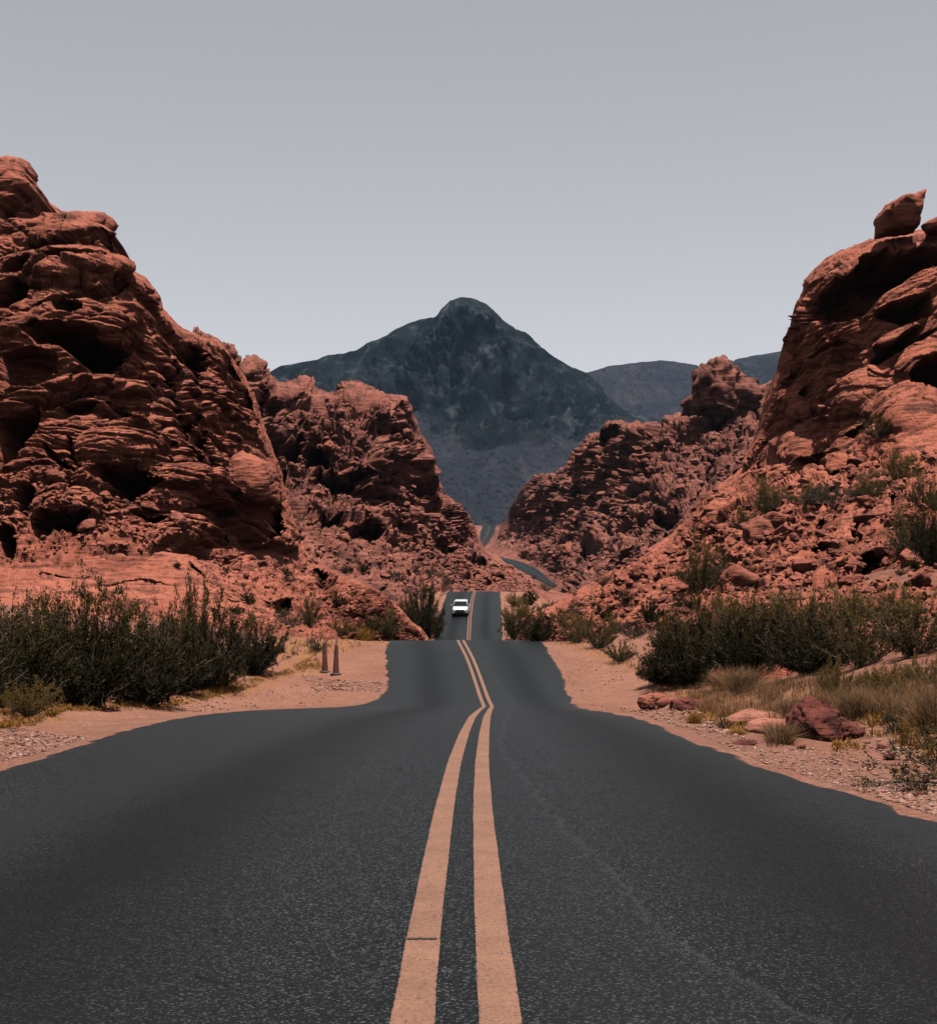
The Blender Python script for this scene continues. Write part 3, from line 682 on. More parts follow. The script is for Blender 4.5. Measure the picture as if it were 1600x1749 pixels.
tag(oMR, 'blocky red hillside right of the far winding road', 'hillside', kind='structure')

def ribbon_far(lo, up, n=26, w=7):
    q = np.linspace(0, 1, len(lo)); qq = np.linspace(0, 1, n)
    a = np.stack([np.interp(qq, q, [p_[k] for p_ in lo]) for k in (0, 1)], -1); b_ = np.stack([np.interp(qq, q, [p_[k] for p_ in up]) for k in (0, 1)], -1)
    ts = np.linspace(0, 1, w)
    px = a[:, None, 0] * (1 - ts) + b_[:, None, 0] * ts; py = a[:, None, 1] * (1 - ts) + b_[:, None, 1] * ts
    P = pix(px, py, fMR(px, py) - 1.6); 
    return P
f1r = ribbon_far(seg1_lo, seg1_up); f2r = ribbon_far(seg2_l, seg2_r)
V_all = [RV]; F_all = [RFc]; lat_all = [lat.reshape(-1)]; seam_all = [seam.reshape(-1)]; edge_all = [np.minimum(X_road - L[:, None], R[:, None] - X_road).reshape(-1)]; off = len(RV)
for P in (f1r, f2r):
    V_all.append(P.reshape(-1, 3)); F_all.append(grid_faces(*P.shape[:2]) + off); off += P.shape[0] * P.shape[1]
    lt = np.repeat(np.linspace(-3.5, 3.5, P.shape[1])[None], P.shape[0], 0).reshape(-1); lat_all.append(lt); seam_all.append(lt * 0 + 5); edge_all.append(lt * 0 + 3)
road = link('road', mesh_np('road', np.concatenate(V_all), np.concatenate(F_all), True, {'lat': np.concatenate(lat_all), 'seam': np.concatenate(seam_all), 'edge': np.concatenate(edge_all)}, [MAT['asphalt']]))
tag(road, kind='structure')
# sandy verges of the far road
for nm, lo, up in (('verge', [(p_[0] - 1, p_[1] - 1) for p_ in seg1_up], [(p_[0] + 4, p_[1] - 5) for p_ in seg1_up]), ('verge', [(p_[0] - 11 + 4 * abs(k - 3), p_[1]) for k, p_ in enumerate(seg2_l[:6])], [(p_[0] + 0.5, p_[1]) for p_ in seg2_l[:6]]), ('verge', [(p_[0] - 0.5, p_[1]) for p_ in seg2_r[:4]], [(p_[0] + 7, p_[1]) for p_ in seg2_r[:4]])):
    P = ribbon_far(lo, up, 20, 4) + np.array([0, 0.8, -0.25])
    o = link(nm, mesh_np(nm, P, grid_faces(*P.shape[:2]), True, {'gravel': np.zeros(80), 'rough': np.zeros(80)}, [MAT['sand']])); tag(o, kind='structure')

# centre lines
for s in (-1, 1):
    ys = np.concatenate([np.arange(-20, 75, 0.2), np.arange(75, 224, 1.0)])
    c = xc(ys) + s * 0.1255
    wdt = 0.0625 + fbm(np.stack([ys * 2.0, ys * 0 + s, ys * 0], -1), 3, 31) * 0.0025
    tq = np.linspace(-1, 1, 5)
    X = c[:, None] + wdt[:, None] * tq[None]
    Zl = zr(ys)[:, None] - 0.02 * ((X - xc(ys)[:, None]) / 3.4) ** 2 + 0.005
    me = mesh_np('lane_line', np.stack([X, ys[:, None] + 0 * X, Zl], -1), grid_faces(len(ys), 5), True, {'edge': np.repeat(np.abs(tq)[None], len(ys), 0)}, [MAT['paint']])
    link('lane_line', me, road)
P = f2r[:, 3:5].copy(); P[:, 0] = f2r[:, 3] * 0.62 + f2r[:, 4] * 0.38; P[:, 1] = f2r[:, 3] * 0.48 + f2r[:, 4] * 0.52; P[..., 2] += 0.3; P[..., 1] -= 0.4
link('lane_line', mesh_np('lane_line', P, grid_faces(*P.shape[:2]), True, {'edge': np.zeros(P.shape[0] * 2)}, [MAT['paint']]), road)
# crack across the left line
MAT['tar'] = simple('dark_crack', (0.006, 0.006, 0.007), 0.9)
cx_ = np.linspace(-0.185, -0.075, 14); cy_ = 5.52 + RNG.normal(0, 0.004, 14) + 0.02 * (cx_ + 0.1)
cx_ = cx_ + float(xc(5.52))
q = np.stack([np.stack([cx_, cy_ + s * 0.010, zr(cy_) + 0.009 + 0 * cx_], -1) for s in (-1, 1)], 0)
link('crack', mesh_np('crack', q, grid_faces(2, 14), False, None, [MAT['tar']]), road)

# ---- right cliff and the rubble slope under it
skyR = [(845, 1070), (880, 1056), (920, 1042), (960, 1026), (1000, 1004), (1060, 966), (1110, 936), (1150, 908), (1182, 880), (1196, 852), (1215, 836), (1240, 818), (1268, 792), (1285, 760), (1296, 730), (1304, 700), (1314, 672), (1326, 648), (1334, 616), (1342, 585), (1349, 562), (1352, 535), (1358, 510), (1372, 482), (1392, 460), (1412, 442), (1430, 430), (1462, 416), (1490, 404), (1530, 392), (1580, 388), (1640, 380), (1780, 372)]
botR = [(845, 1110), (960, 1104), (1040, 1108), (1110, 1122), (1180, 1138), (1300, 1152), (1780, 1186)]
ctrlR = [(1600, 390, 140), (1500, 402, 141), (1400, 455, 145), (1355, 540, 149), (1340, 600, 154), (1310, 690, 160), (1270, 790, 162), (1200, 845, 165), (1600, 550, 134), (1450, 600, 139), (1600, 700, 126), (1450, 720, 132), (1350, 760, 147), (1600, 780, 116), (1450, 800, 125), (1300, 820, 148), (1780, 385, 138), (1780, 700, 122), (1600, 900, 88), (1400, 900, 98), (1250, 900, 128), (1150, 912, 165), (1600, 1000, 66), (1400, 1000, 76), (1250, 1000, 94), (1100, 970, 140), (1000, 1010, 165), (1600, 1060, 55), (1400, 1060, 60), (1250, 1060, 68), (1100, 1060, 84), (1000, 1055, 116), (900, 1055, 158), (850, 1075, 172), (1600, 1120, 46), (1400, 1120, 49), (1250, 1120, 53), (1100, 1120, 60), (1000, 1095, 82), (930, 1085, 125), (870, 1095, 150), (1780, 900, 84), (1780, 1060, 50), (1780, 1160, 36), (1600, 1170, 38)]
featR = [('p', [(1440, 462), (1470, 440), (1512, 422), (1560, 420), (1640, 428), (1640, 446), (1600, 452), (1558, 476), (1515, 499), (1484, 522), (1473, 538), (1431, 547), (1403, 552), (1380, 530), (1402, 500)], 8.5),
    ('p', [(1482, 540), (1520, 520), (1560, 508), (1592, 498), (1596, 536), (1560, 548), (1540, 552), (1500, 546)], 6), ('p', [(1476, 618), (1500, 592), (1530, 588), (1548, 566), (1580, 548), (1560, 584), (1520, 606), (1490, 622)], 6),
    ('e', 1382, 664, 24, 15, -25, 4.5), ('e', 1442, 636, 16, 13, 0, 5), ('p', [(1556, 640), (1576, 616), (1640, 596), (1640, 668), (1590, 664), (1560, 658)], 6), ('p', [(1432, 742), (1462, 712), (1490, 688), (1520, 664), (1500, 700), (1480, 730), (1452, 748)], 6),
    ('c', [(1348, 660), (1362, 636), (1374, 626)], 10, 2.5), ('c', [(1384, 612), (1410, 596), (1430, 580)], 10, 1.6), ('c', [(1520, 600), (1560, 578), (1600, 560)], 9, 2.0), ('c', [(1380, 716), (1400, 706), (1420, 698)], 8, 1.6), ('c', [(1300, 800), (1318, 740), (1330, 700)], 9, 2.5), ('c', [(1350, 480), (1380, 500), (1410, 470)], 8, 1.2),
    ('b', 1545, 505, 70, 26, -32, 3.0), ('b', 1530, 575, 50, 16, -30, 2.2), ('b', 1580, 610, 60, 24, -25, 2.5), ('b', 1550, 690, 62, 44, -18, 3.0), ('b', 1440, 670, 70, 26, -38, 1.8), ('b', 1345, 760, 28, 26, -50, 2.5), ('b', 1400, 580, 60, 40, -40, 1.5),
    ('c', [(1360, 806), (1400, 778), (1436, 756)], 16, -2.2), ('c', [(1404, 800), (1450, 770), (1490, 742)], 14, -2.0), ('c', [(1378, 812), (1420, 782), (1440, 768)], 9, 2.5), ('p', [(1396, 808), (1430, 796), (1470, 780), (1466, 800), (1420, 812)], 4),
    ('p', [(1386, 905), (1410, 892), (1436, 896), (1432, 916), (1408, 922)], 4.5), ('p', [(1452, 916), (1480, 900), (1486, 930), (1466, 944)], 4.5), ('p', [(1468, 1004), (1480, 978), (1510, 964), (1540, 972), (1548, 998), (1520, 1010)], 5.5), ('p', [(1240, 980), (1262, 968), (1300, 976), (1308, 1004), (1286, 1000), (1262, 992)], 3.5), ('e', 1425, 960, 30, 8, -4, 3.0), ('e', 1306, 1024, 12, 16, 0, 2.5), ('e', 1350, 930, 20, 7, -20, 2.2), ('e', 1540, 880, 16, 14, 0, 3), ('e', 1580, 1080, 26, 14, 0, 3), ('e', 1430, 1025, 16, 7, 0, 1.8), ('e', 1240, 930, 16, 9, -30, 2.5), ('e', 1200, 945, 16, 9, -30, 3), ('e', 1100, 1010, 16, 7, -20, 2), ('e', 1500, 930, 14, 10, 0, 2.5),
    ('b', 1458, 872, 40, 20, 10, 2.0), ('b', 1525, 868, 24, 22, -50, 1.8), ('b', 1480, 985, 50, 24, -10, 1.6), ('b', 1430, 945, 32, 12, -6, 1.2), ('b', 1350, 915, 30, 12, -20, 1.2), ('b', 1560, 770, 40, 22, 0, 1.6), ('b', 1420, 1015, 30, 12, 0, 1.0), ('b', 1590, 1090, 30, 22, -30, 1.3), ('b', 1595, 1130, 30, 12, -20, 1.0)]
def relR(P, U, V):
    base = np.interp(U, [1150, 1200, 1270, 1350, 1450, 1600, 1780], [900, 850, 815, 800, 775, 760, 750])
    k = sstep(-25, 25, V - base + 20 * fbm(P * 0.07, 2, 3))
    c = relief_cliff(P, U, V, (-0.62, 0.1, 1.0), 2.3, 0.66, 1.0, 43) + fbm(P * 0.09, 3, 45) * 1.3
    r = relief_rubble(P, U, V, 3.4, 1.15, 47, 0.45, 0.4) * (0.40 + 0.60 * sstep(1140, 1000, V))
    return c * (1 - k) + r * k
oR, fR = sheet('cliff', skyR, botR, 845, 1780, 1.7, ctrlR, relR, featR, (44, 12), 26, MAT['cliff_r'], warp=5)
tag(oR, 'tilted orange sandstone cliff and rubble slope right of the road', 'cliff', kind='structure')

# ---- mountain and far ridge
skyM = [(250, 690), (400, 655), (472, 627), (500, 618), (540, 612), (575, 602), (604, 598), (640, 579), (664, 566), (694, 551), (722, 543), (740, 541), (752, 527), (768, 514), (786, 508), (806, 510), (824, 518), (842, 530), (856, 546), (880, 562), (896, 566), (914, 584), (932, 598), (952, 614), (976, 626), (1004, 638), (1022, 652), (1040, 680), (1070, 700), (1120, 712), (1200, 730), (1300, 740)]
ctrlM = [(250, 690, 2350), (472, 630, 2350), (640, 580, 2330), (795, 508, 2300), (900, 570, 2300), (1000, 640, 2260), (1150, 720, 2150), (470, 760, 2050), (640, 720, 2050), (795, 700, 2020), (950, 700, 2050), (1100, 760, 2000), (500, 900, 1500), (795, 800, 1700), (795, 900, 1380), (950, 820, 1700), (1050, 900, 1450), (1280, 760, 2100), (1280, 920, 1450), (795, 950, 1250), (260, 920, 1450)]
FAN = [(600, 715), (700, 700), (724, 716), (748, 738), (772, 742), (800, 758), (830, 768), (860, 756), (900, 752), (930, 748), (960, 742), (984, 734), (1010, 726), (1040, 712), (1080, 720), (1300, 740)]
def scree(U, V):
    P = np.stack([U * 0.03, V * 0.03, 0 * U], -1)
    return sstep(-9, 12, V - np.interp(U, [q[0] for q in FAN], [q[1] for q in FAN]) + 16 * fbm(P, 4, 61))
def relM(P, U, V):
    k = scree(U, V)
    Q = P * np.array([1, 0.6, 0.55])
    up = (ridged(Q * 0.0055, 4, 51) - 0.6) * 90 + (ridged(Q * 0.0150, 6, 58) - 0.6) * 85 + fbm(P * 0.05, 4, 52) * 22
    lo = (ridged(P * np.array([0.010, 0.003, 0.003]), 4, 55) - 0.5) * 9 + fbm(P * 0.03, 4, 56) * 5
    return (up * (1 - k) + lo * k) * (0.22 + 0.78 * sstep(0, 90, V - np.interp(U, [q[0] for q in skyM], [q[1] for q in skyM])))
oM, fM = sheet('mountain', skyM, [(250, 950), (1300, 950)], 250, 1300, 1.6, ctrlM, relM, (), (30, 60), 500, MAT['mountain'], attrs={'scree': scree}, hz=1.0)
tag(oM, 'dark blue grey pointed mountain with scree slopes beyond the valley', 'mountain', kind='structure')
skyFR = [(900, 660), (1000, 636), (1040, 625), (1080, 621), (1130, 618), (1170, 622), (1200, 628), (1235, 622), (1256, 610), (1292, 603), (1335, 599), (1400, 596), (1500, 604), (1600, 615), (1700, 620)]
oF, fF = sheet('hills', skyFR, [(900, 760), (1700, 780)], 900, 1700, 2.5, [(900, 650, 3200), (1300, 600, 3300), (1700, 615, 3300), (900, 760, 2500), (1300, 770, 2500), (1700, 780, 2500)],
    lambda P, U, V: (ridged(P * 0.0032, 5, 81) - 0.5) * 80 + fbm(P * 0.03, 3, 82) * 8, (), (14, 110), 800, MAT['mountain'], attrs={'scree': lambda U, V: 0.6 + 0.4 * sstep(1250, 1150, U)}, hz=1.0)
tag(oF, 'low dusky hills on the skyline right of the pointed mountain', 'hills', kind='structure')

# ------------------------------------------------------------------ loose rocks
def ico(sub):
    import bmesh
    bm = bmesh.new(); bmesh.ops.create_icosphere(bm, subdivisions=sub, radius=1.0)
    V = np.array([v.co[:] for v in bm.verts]); Fc = np.array([[v.index for v in f.verts] for f in bm.faces]); bm.free()
    return V, Fc
ICO4 = ico(5); ICO3 = ico(4)

def rock_mesh(name, seed, mat, sx=1.0, sy=1.0, sz=0.8, planes=8, sharp=34.0, base=ICO3, layer=0.05):
    r_ = np.random.default_rng(seed); V, Fc = base
    n_ = r_.normal(size=(planes, 3)); n_ /= np.linalg.norm(n_, axis=1, keepdims=True)
    d_ = r_.uniform(0.62, 0.98, planes)
    n_ = np.concatenate([n_, -n_ * [[1, 1, 1]]]); d_ = np.concatenate([d_, r_.uniform(0.68, 0.98, planes)])
    k = np.clip((V @ n_.T) / d_[None], 1e-3, None)
    rad = 1.0 / (np.mean(k ** sharp, 1) ** (1 / sharp) * (len(d_) ** (1 / sharp)))
    P = V * rad[:, None]
    o = np.array([seed * 3.3, seed * 1.7, 0])
    P = P * (1 + 0.16 * fbm(P * 1.6 + o, 4, seed) + 0.06 * fbm(P * 5 + o, 4, seed + 2))[:, None]
    h = P @ np.array([0.25, 0.15, 1.0]) * 4.5 + fbm(P * 1.3 + o, 2, seed + 5)
    P = P * (1 + layer * (np.abs(2 * (h - np.floor(h)) - 1) ** 3 * -1 + 0.3))[:, None]
    return mesh_np(name, P * np.array([sx, sy, sz]), Fc, True, None, [mat])

def outline_rock(name, pts, Y, thick, mat, seed, lean=0.0, nth=96, nph=40, rough=0.10, layer=0.03, lay_ax=(0.3, 0, 1), pw=0.55):
    """a rock with the given outline (photo pixels at distance Y), rounded through a real thickness"""
    P2 = np.array([[(x - CX) / F * Y, (YH - y) / F * Y + HC] for x, y in pts]); c0 = P2.mean(0); Q = P2 - c0
    th = np.arctan2(Q[:, 1], Q[:, 0]); rr = np.hypot(Q[:, 0], Q[:, 1]); o = np.argsort(th)
    t_ = np.linspace(-np.pi, np.pi, nth, endpoint=False)
    segs = len(Q); R_ = np.zeros(nth)
    for i, a in enumerate(t_):                    # true polygon radius along each direction
        d = np.array([math.cos(a), math.sin(a)]); best = 0
        for k in range(segs):
            p_, q_ = Q[k], Q[(k + 1) % segs]; e = q_ - p_
            den = d[0] * e[1] - d[1] * e[0]
            if abs(den) < 1e-9: continue
            s = (p_[0] * e[1] - p_[1] * e[0]) / den; u = (p_[0] * d[1] - p_[1] * d[0]) / den
            if s > 0 and -1e-6 <= u <= 1 + 1e-6: best = max(best, s)
        R_[i] = best if best > 0 else np.interp(a, th[o], rr[o])
    ks = np.exp(-0.5 * (np.minimum(np.arange(nth), nth - np.arange(nth)) * 2 * np.pi / nth / 0.7) ** 2); ks /= ks.sum()
    Rb = np.real(np.fft.ifft(np.fft.fft(R_) * np.fft.fft(ks)))
    D0, Fc = ICO4
    a_ = np.arctan2(D0[:, 2], D0[:, 0]); rad = np.hypot(D0[:, 0], D0[:, 2])
    rho = rad ** (pw * 1.3)
    Rs = np.interp(a_, np.append(t_, np.pi), np.append(R_, R_[0])); Rm = np.interp(a_, np.append(t_, np.pi), np.append(Rb, Rb[0]))
    mx = sstep(0.55, 1.0, rad); Re = Rs * mx + Rm * (1 - mx)
    X = Re * np.cos(a_) * rho; Zz = Re * np.sin(a_) * rho; Yy = thick * D0[:, 1] + lean * Zz
    S = float(np.mean(R_))
    P = np.stack([X, Yy, Zz], -1); off_ = np.array([seed * 2.1, seed * 5.3, seed])
    nrm = P / (np.linalg.norm(P, axis=-1, keepdims=True) + 1e-6)
    G = P / S
    hf, ef = facets(G * 1.25 + off_ + 0.25 * fbm(G * 1.5 + off_, 2, seed)[:, None], seed, 1.2)
    h2, e2 = facets(G * 3.4 + off_, seed + 3, 1.2)
    h = G @ np.array(lay_ax) * 5 + fbm(G * 1.2 + off_, 2, seed)
    disp = rough * (fbm(G * 1.8 + off_, 5, seed) + 1.3 * hf - 0.7 * sstep(0.10, 0, ef) + 0.45 * h2) - layer * np.abs(2 * (h - np.floor(h)) - 1) ** 3
    P = P + nrm * (disp * S)[..., None]
    o_ = link(name, mesh_np(name, P.reshape(-1, 3), Fc, True, None, [mat]), None, (c0[0], Y, c0[1]))
    return o_

o = outline_rock('balanced_rock', [(1495, 374), (1500, 366), (1512, 352), (1530, 341), (1552, 336), (1577, 327), (1575, 340), (1568, 362), (1569, 384), (1564, 394), (1530, 397), (1497, 405), (1496, 390)], 139.5, 2.2, MAT['cliff_r'], 5, lean=-0.45, rough=0.05, pw=0.45)
tag(o, 'dark pointed rock standing on top of the right cliff against the sky', 'rock')
o = outline_rock('boulder', [(1574, 384), (1590, 374), (1620, 372), (1650, 385), (1640, 398), (1580, 396)], 138.5, 2.0, MAT['cliff_r'], 8, rough=0.06)
tag(o, 'low rounded rock at right frame edge beside the pointed rock on the cliff top', 'boulder')
o = outline_rock('rock_pinnacle', [(1172, 704), (1170, 682), (1182, 668), (1188, 640), (1200, 622), (1214, 606), (1226, 596), (1232, 602), (1252, 610), (1254, 626), (1246, 640), (1262, 650), (1286, 652), (1300, 668), (1306, 700), (1298, 716), (1230, 718), (1190, 712)], 385, 10.0, MAT['mid_r'], 12, lean=0.25, rough=0.20, layer=0.04)
tag(o, 'knobbly red rock pinnacle on the ridge before the far hills', 'rock')
o = outline_rock('boulder', [(392, 800), (396, 776), (414, 768), (438, 778), (462, 792), (478, 815), (482, 842), (480, 862), (455, 868), (425, 866), (405, 858), (398, 830)], 116, 2.6, MAT['cliff_l'], 15, lean=0.25, rough=0.05, layer=0.08, lay_ax=(-0.25, 0, 1))
tag(o, 'big striped round boulder jutting from the left cliff over a black hollow', 'boulder')
# foreground rocks
def ground_rock(label, pts, thick, seed, mat, by, lean=0.3, rough=0.07, layer=0.03, cat='boulder', dy=0.0, lay_ax=(0.3, 0, 1)):
    px = sum(p_[0] for p_ in pts) / len(pts)
    P = gpt(px, by)[0]
    o = outline_rock('boulder', pts, P[1] + dy, thick, mat, seed, lean, 80, 34, rough, layer, lay_ax)
    return tag(o, label, cat)
ground_rock('large maroon boulder with a sloping lit back beside the straw grass on the right verge', [(1352, 1255), (1350, 1235), (1362, 1205), (1376, 1194), (1392, 1194), (1420, 1208), (1446, 1226), (1474, 1248), (1462, 1258), (1420, 1268), (1380, 1274), (1360, 1272)], 0.42, 21, MAT['dark_boulder'], 1264, 0.35, 0.13, 0.015, lay_ax=(0.6, 0, 1))
ground_rock('rounded red rock with dark broken left face at the edge of the right sandy pull-off', [(1089, 1200), (1092, 1190), (1108, 1184), (1130, 1186), (1150, 1192), (1154, 1204), (1142, 1216), (1115, 1216), (1092, 1212)], 0.5, 22, MAT['boulder'], 1212, 0.2)
ground_rock('dark angular red rock just right of the rounded red rock', [(1144, 1212), (1146, 1196), (1160, 1192), (1186, 1194), (1204, 1200), (1206, 1212), (1180, 1222), (1150, 1220)], 0.5, 23, MAT['dark_boulder'], 1214, 0.2)
ground_rock('flat pale red slab half buried left of the maroon boulder', [(1268, 1246), (1280, 1234), (1310, 1228), (1350, 1230), (1356, 1244), (1330, 1254), (1280, 1254)], 0.5, 24, MAT['pale_slab'], 1248, 0.8, 0.05)
ground_rock('low pale red hump behind the straw tuft left of the maroon boulder', [(1228, 1236), (1250, 1222), (1285, 1212), (1325, 1216), (1340, 1228), (1300, 1238)], 0.6, 25, MAT['pale_slab'], 1234, 0.8, 0.06)
ground_rock('thin flat dark stone lying at the right asphalt edge', [(1246, 1272), (1262, 1264), (1288, 1263), (1294, 1270), (1270, 1276)], 0.16, 26, MAT['dark_boulder'], 1272, 0.6)
ground_rock('small reddish block on sand right of the maroon boulder', [(1506, 1294), (1510, 1288), (1526, 1286), (1530, 1294), (1518, 1298)], 0.06, 27, MAT['dark_boulder'], 1297, 0.2)
ground_rock('wedge shaped dark stone on sand above the small reddish block', [(1494, 1280), (1500, 1270), (1512, 1274), (1514, 1280)], 0.06, 28, MAT['dark_boulder'], 1281, 0.2)
ground_rock('small brown stone among pale gravel at the right frame edge', [(1560, 1358), (1566, 1352), (1578, 1354), (1580, 1361), (1566, 1362)], 0.05, 29, MAT['dark_boulder'], 1361, 0.2)
ground_rock('little red stone under the lower right tip of the straw tuft', [(1360, 1278), (1366, 1270), (1376, 1272), (1374, 1280)], 0.06, 30, MAT['boulder'], 1280, 0.2)

ROCKS = [rock_mesh('boulder', 100 + k, MAT['boulder'], 1.0, RNG.uniform(0.8, 1.1), RNG.uniform(0.55, 0.9)) for k in range(14)]
def scatter_rocks(n, poly, smin, smax, label, group, seed, sink=0.25):
    r_ = random.Random(seed); xs = [p_[0] for p_ in poly]; ys = [p_[1] for p_ in poly]; done = 0; tries = 0
    while done < n and tries < n * 40:
        tries += 1
        x, y = r_.uniform(min(xs), max(xs)), r_.uniform(min(ys), max(ys))
        if not inside(np.array([x]), np.array([y]), poly)[0]: continue
        P = spt(x, y)
        if P is None: continue
        s = smin * (smax / smin) ** (r_.random() ** 1.8) * P[1] / F * 0.5
        o = link('boulder', ROCKS[r_.randrange(14)])
        o.location = (P[0], P[1], P[2] + s * 0.15); o.rotation_euler = (r_.uniform(-0.35, 0.35), r_.uniform(-0.35, 0.35), r_.uniform(0, 6.28))
        o.scale = (s * r_.uniform(0.9, 1.4), s * r_.uniform(0.9, 1.2), s)
        tag(o, label, 'boulder', group); done += 1
scatter_rocks(34, [(1050, 1000), (1180, 930), (1290, 860), (1600, 800), (1600, 1060), (1200, 1080)], 30, 78, 'large angular red block bedded in the rubble under the right cliff', 'large blocks on the right rubble slope', 9)
scatter_rocks(46, [(1000, 1020), (1160, 930), (1280, 850), (1600, 800), (1600, 1100), (1100, 1110)], 9, 34, 'loose red boulder lying on the rubble slope under the right cliff', 'boulders on the right rubble slope', 1)
scatter_rocks(50, [(480, 720), (690, 700), (740, 840), (800, 920), (800, 990), (520, 960)], 7, 26, 'loose red boulder on the jumbled ridge left of the valley road', 'boulders on the left ridge', 2)
scatter_rocks(46, [(880, 900), (1000, 790), (1180, 730), (1280, 760), (1180, 860), (1060, 960), (950, 990)], 7, 28, 'loose red boulder on the blocky hillside right of the far road', 'boulders on the right hillside', 3)
scatter_rocks(26, [(20, 800), (300, 800), (330, 940), (100, 930), (0, 960)], 8, 34, 'loose red boulder piled at the foot of the tall left cliff', 'boulders at the left cliff foot', 4)
scatter_rocks(20, [(330, 950), (520, 960), (680, 1040), (560, 1050), (350, 1020)], 6, 20, 'loose pale red boulder on the slabs below the left cliff', 'boulders on the left slabs', 5)
scatter_rocks(34, [(770, 960), (850, 955), (930, 1004), (860, 1006), (770, 1006)], 5, 16, 'small red boulder heaped just beyond the crest where the car drives', 'boulders beyond the crest', 6)

def stones(name, specs, mat, seed, label):
    rs = np.random.default_rng(seed); V0, F0 = ico(1); kinds = []
    for q in range(24):
        n_ = rs.normal(size=(7, 3)); n_ /= np.linalg.norm(n_, axis=1, keepdims=True); n_ = np.concatenate([n_, -n_]); d_ = rs.uniform(0.55, 1.0, 14)
        kinds.append(V0 * (1 / np.max(np.clip((V0 @ n_.T) / d_[None], 1e-3, None), 1))[:, None] * np.array([1.0, rs.uniform(0.7, 1.0), rs.uniform(0.45, 0.8)]))
    Vs = []; Fs = []; va = []; off = 0
    for n_, poly, smin, smax in specs:
        xs = [p_[0] for p_ in poly]; ys = [p_[1] for p_ in poly]
        x = rs.uniform(min(xs), max(xs), n_ * 3); y = rs.uniform(min(ys), max(ys), n_ * 3); m_ = inside(x, y, poly); x, y = x[m_][:n_], y[m_][:n_]
        for a, b_ in zip(x, y):
            P = spt(a, b_)
            if P is None: continue
            s_ = smin * (smax / smin) ** (rs.random() ** 2.2) * P[1] / F * 0.5
            R3 = np.array(Euler((rs.uniform(-0.5, 0.5), rs.uniform(-0.5, 0.5), rs.uniform(0, 6.28))).to_matrix())
            Vs.append(kinds[rs.integers(24)] @ R3.T * s_ + P + np.array([0, 0, s_ * 0.2])); Fs.append(F0 + off); off += len(V0); va.append(rs.random())
    o = link(name, mesh_np(name, np.concatenate(Vs), np.concatenate(Fs), False, None, [mat]))
    return tag(o, label, 'rubble', kind='stuff')
SLOPE_R = [(900, 1050), (1000, 1020), (1160, 930), (1280, 850), (1400, 810), (1600, 770), (1600, 1130), (1100, 1115), (930, 1085)]
stones('rubble', [(3600, SLOPE_R, 5, 30)], MAT['boulder'], 601, 'angular red rock debris strewn over the right slope')
stones('rubble', [(1700, [(480, 720), (560, 680), (690, 700), (740, 840), (800, 920), (830, 990), (700, 1020), (520, 960)], 4, 22), (700, [(760, 950), (850, 958), (930, 1004), (860, 1008), (770, 1008)], 3, 11)], MAT['mid_l'], 602, 'broken red rock debris on the ridge left of the valley road')
stones('rubble', [(2000, [(870, 900), (900, 840), (1000, 770), (1180, 720), (1290, 720), (1270, 790), (1180, 880), (1060, 980), (960, 980), (930, 940)], 4, 22)], MAT['mid_r'], 603, 'broken red rock debris on the hillside right of the far road')
stones('rubble', [(900, [(0, 800), (300, 800), (340, 940), (100, 945), (0, 965)], 4, 18), (900, [(330, 940), (520, 960), (690, 1050), (640, 1085), (400, 1085), (340, 1040)], 3, 12)], MAT['cliff_l'], 604, 'broken red rock debris at the foot of the tall left cliff')

# ------------------------------------------------------------------ plants
def tubes(paths, radii, sides=3):
    """tapered tubes along lists of points -> V, F"""
    V = []; Fc = []; off = 0
    for pts, (r0, r1) in zip(paths, radii):
        n = len(pts); pts = np.asarray(pts)
        d = np.gradient(pts, axis=0); d /= np.linalg.norm(d, axis=1, keepdims=True) + 1e-9
        a = np.cross(d, [0.31, 0.77, 0.55]); a /= np.linalg.norm(a, axis=1, keepdims=True) + 1e-9
        b_ = np.cross(d, a); rr = np.linspace(r0, r1, n)[:, None, None]
        th = np.arange(sides) * 2 * math.pi / sides
        ring = pts[:, None] + rr * (a[:, None] * np.cos(th)[None, :, None] + b_[:, None] * np.sin(th)[None, :, None])
        V.append(ring.reshape(-1, 3))
        i = np.arange(n * sides).reshape(n, sides) + off; j = np.roll(i, -1, 1)
        Fc.append(np.stack([i[:-1], j[:-1], j[1:], i[1:]], -1).reshape(-1, 4)); off += n * sides
    return np.concatenate(V), np.concatenate(Fc)

def leaves_mesh(name, c, size, rs, mat, tip, elong=1.6):
    n = len(c)
    a = rs.normal(size=(n, 3)); a[:, 2] += 0.5; a /= np.linalg.norm(a, axis=1, keepdims=True)
    b_ = np.cross(a, rs.normal(size=(n, 3))); b_ /= np.linalg.norm(b_, axis=1, keepdims=True) + 1e-9
    s = size * rs.uniform(0.6, 1.4, n)[:, None]
    V = np.stack([c - a * s * elong, c + b_ * s * 0.55, c + a * s * elong, c - b_ * s * 0.55], 1).reshape(-1, 3)
    Fc = np.arange(n * 4).reshape(n, 4)
    return mesh_np(name, V, Fc, False, {'var': np.repeat(rs.random(n), 4), 'tip': np.repeat(tip, 4)}, [mat])

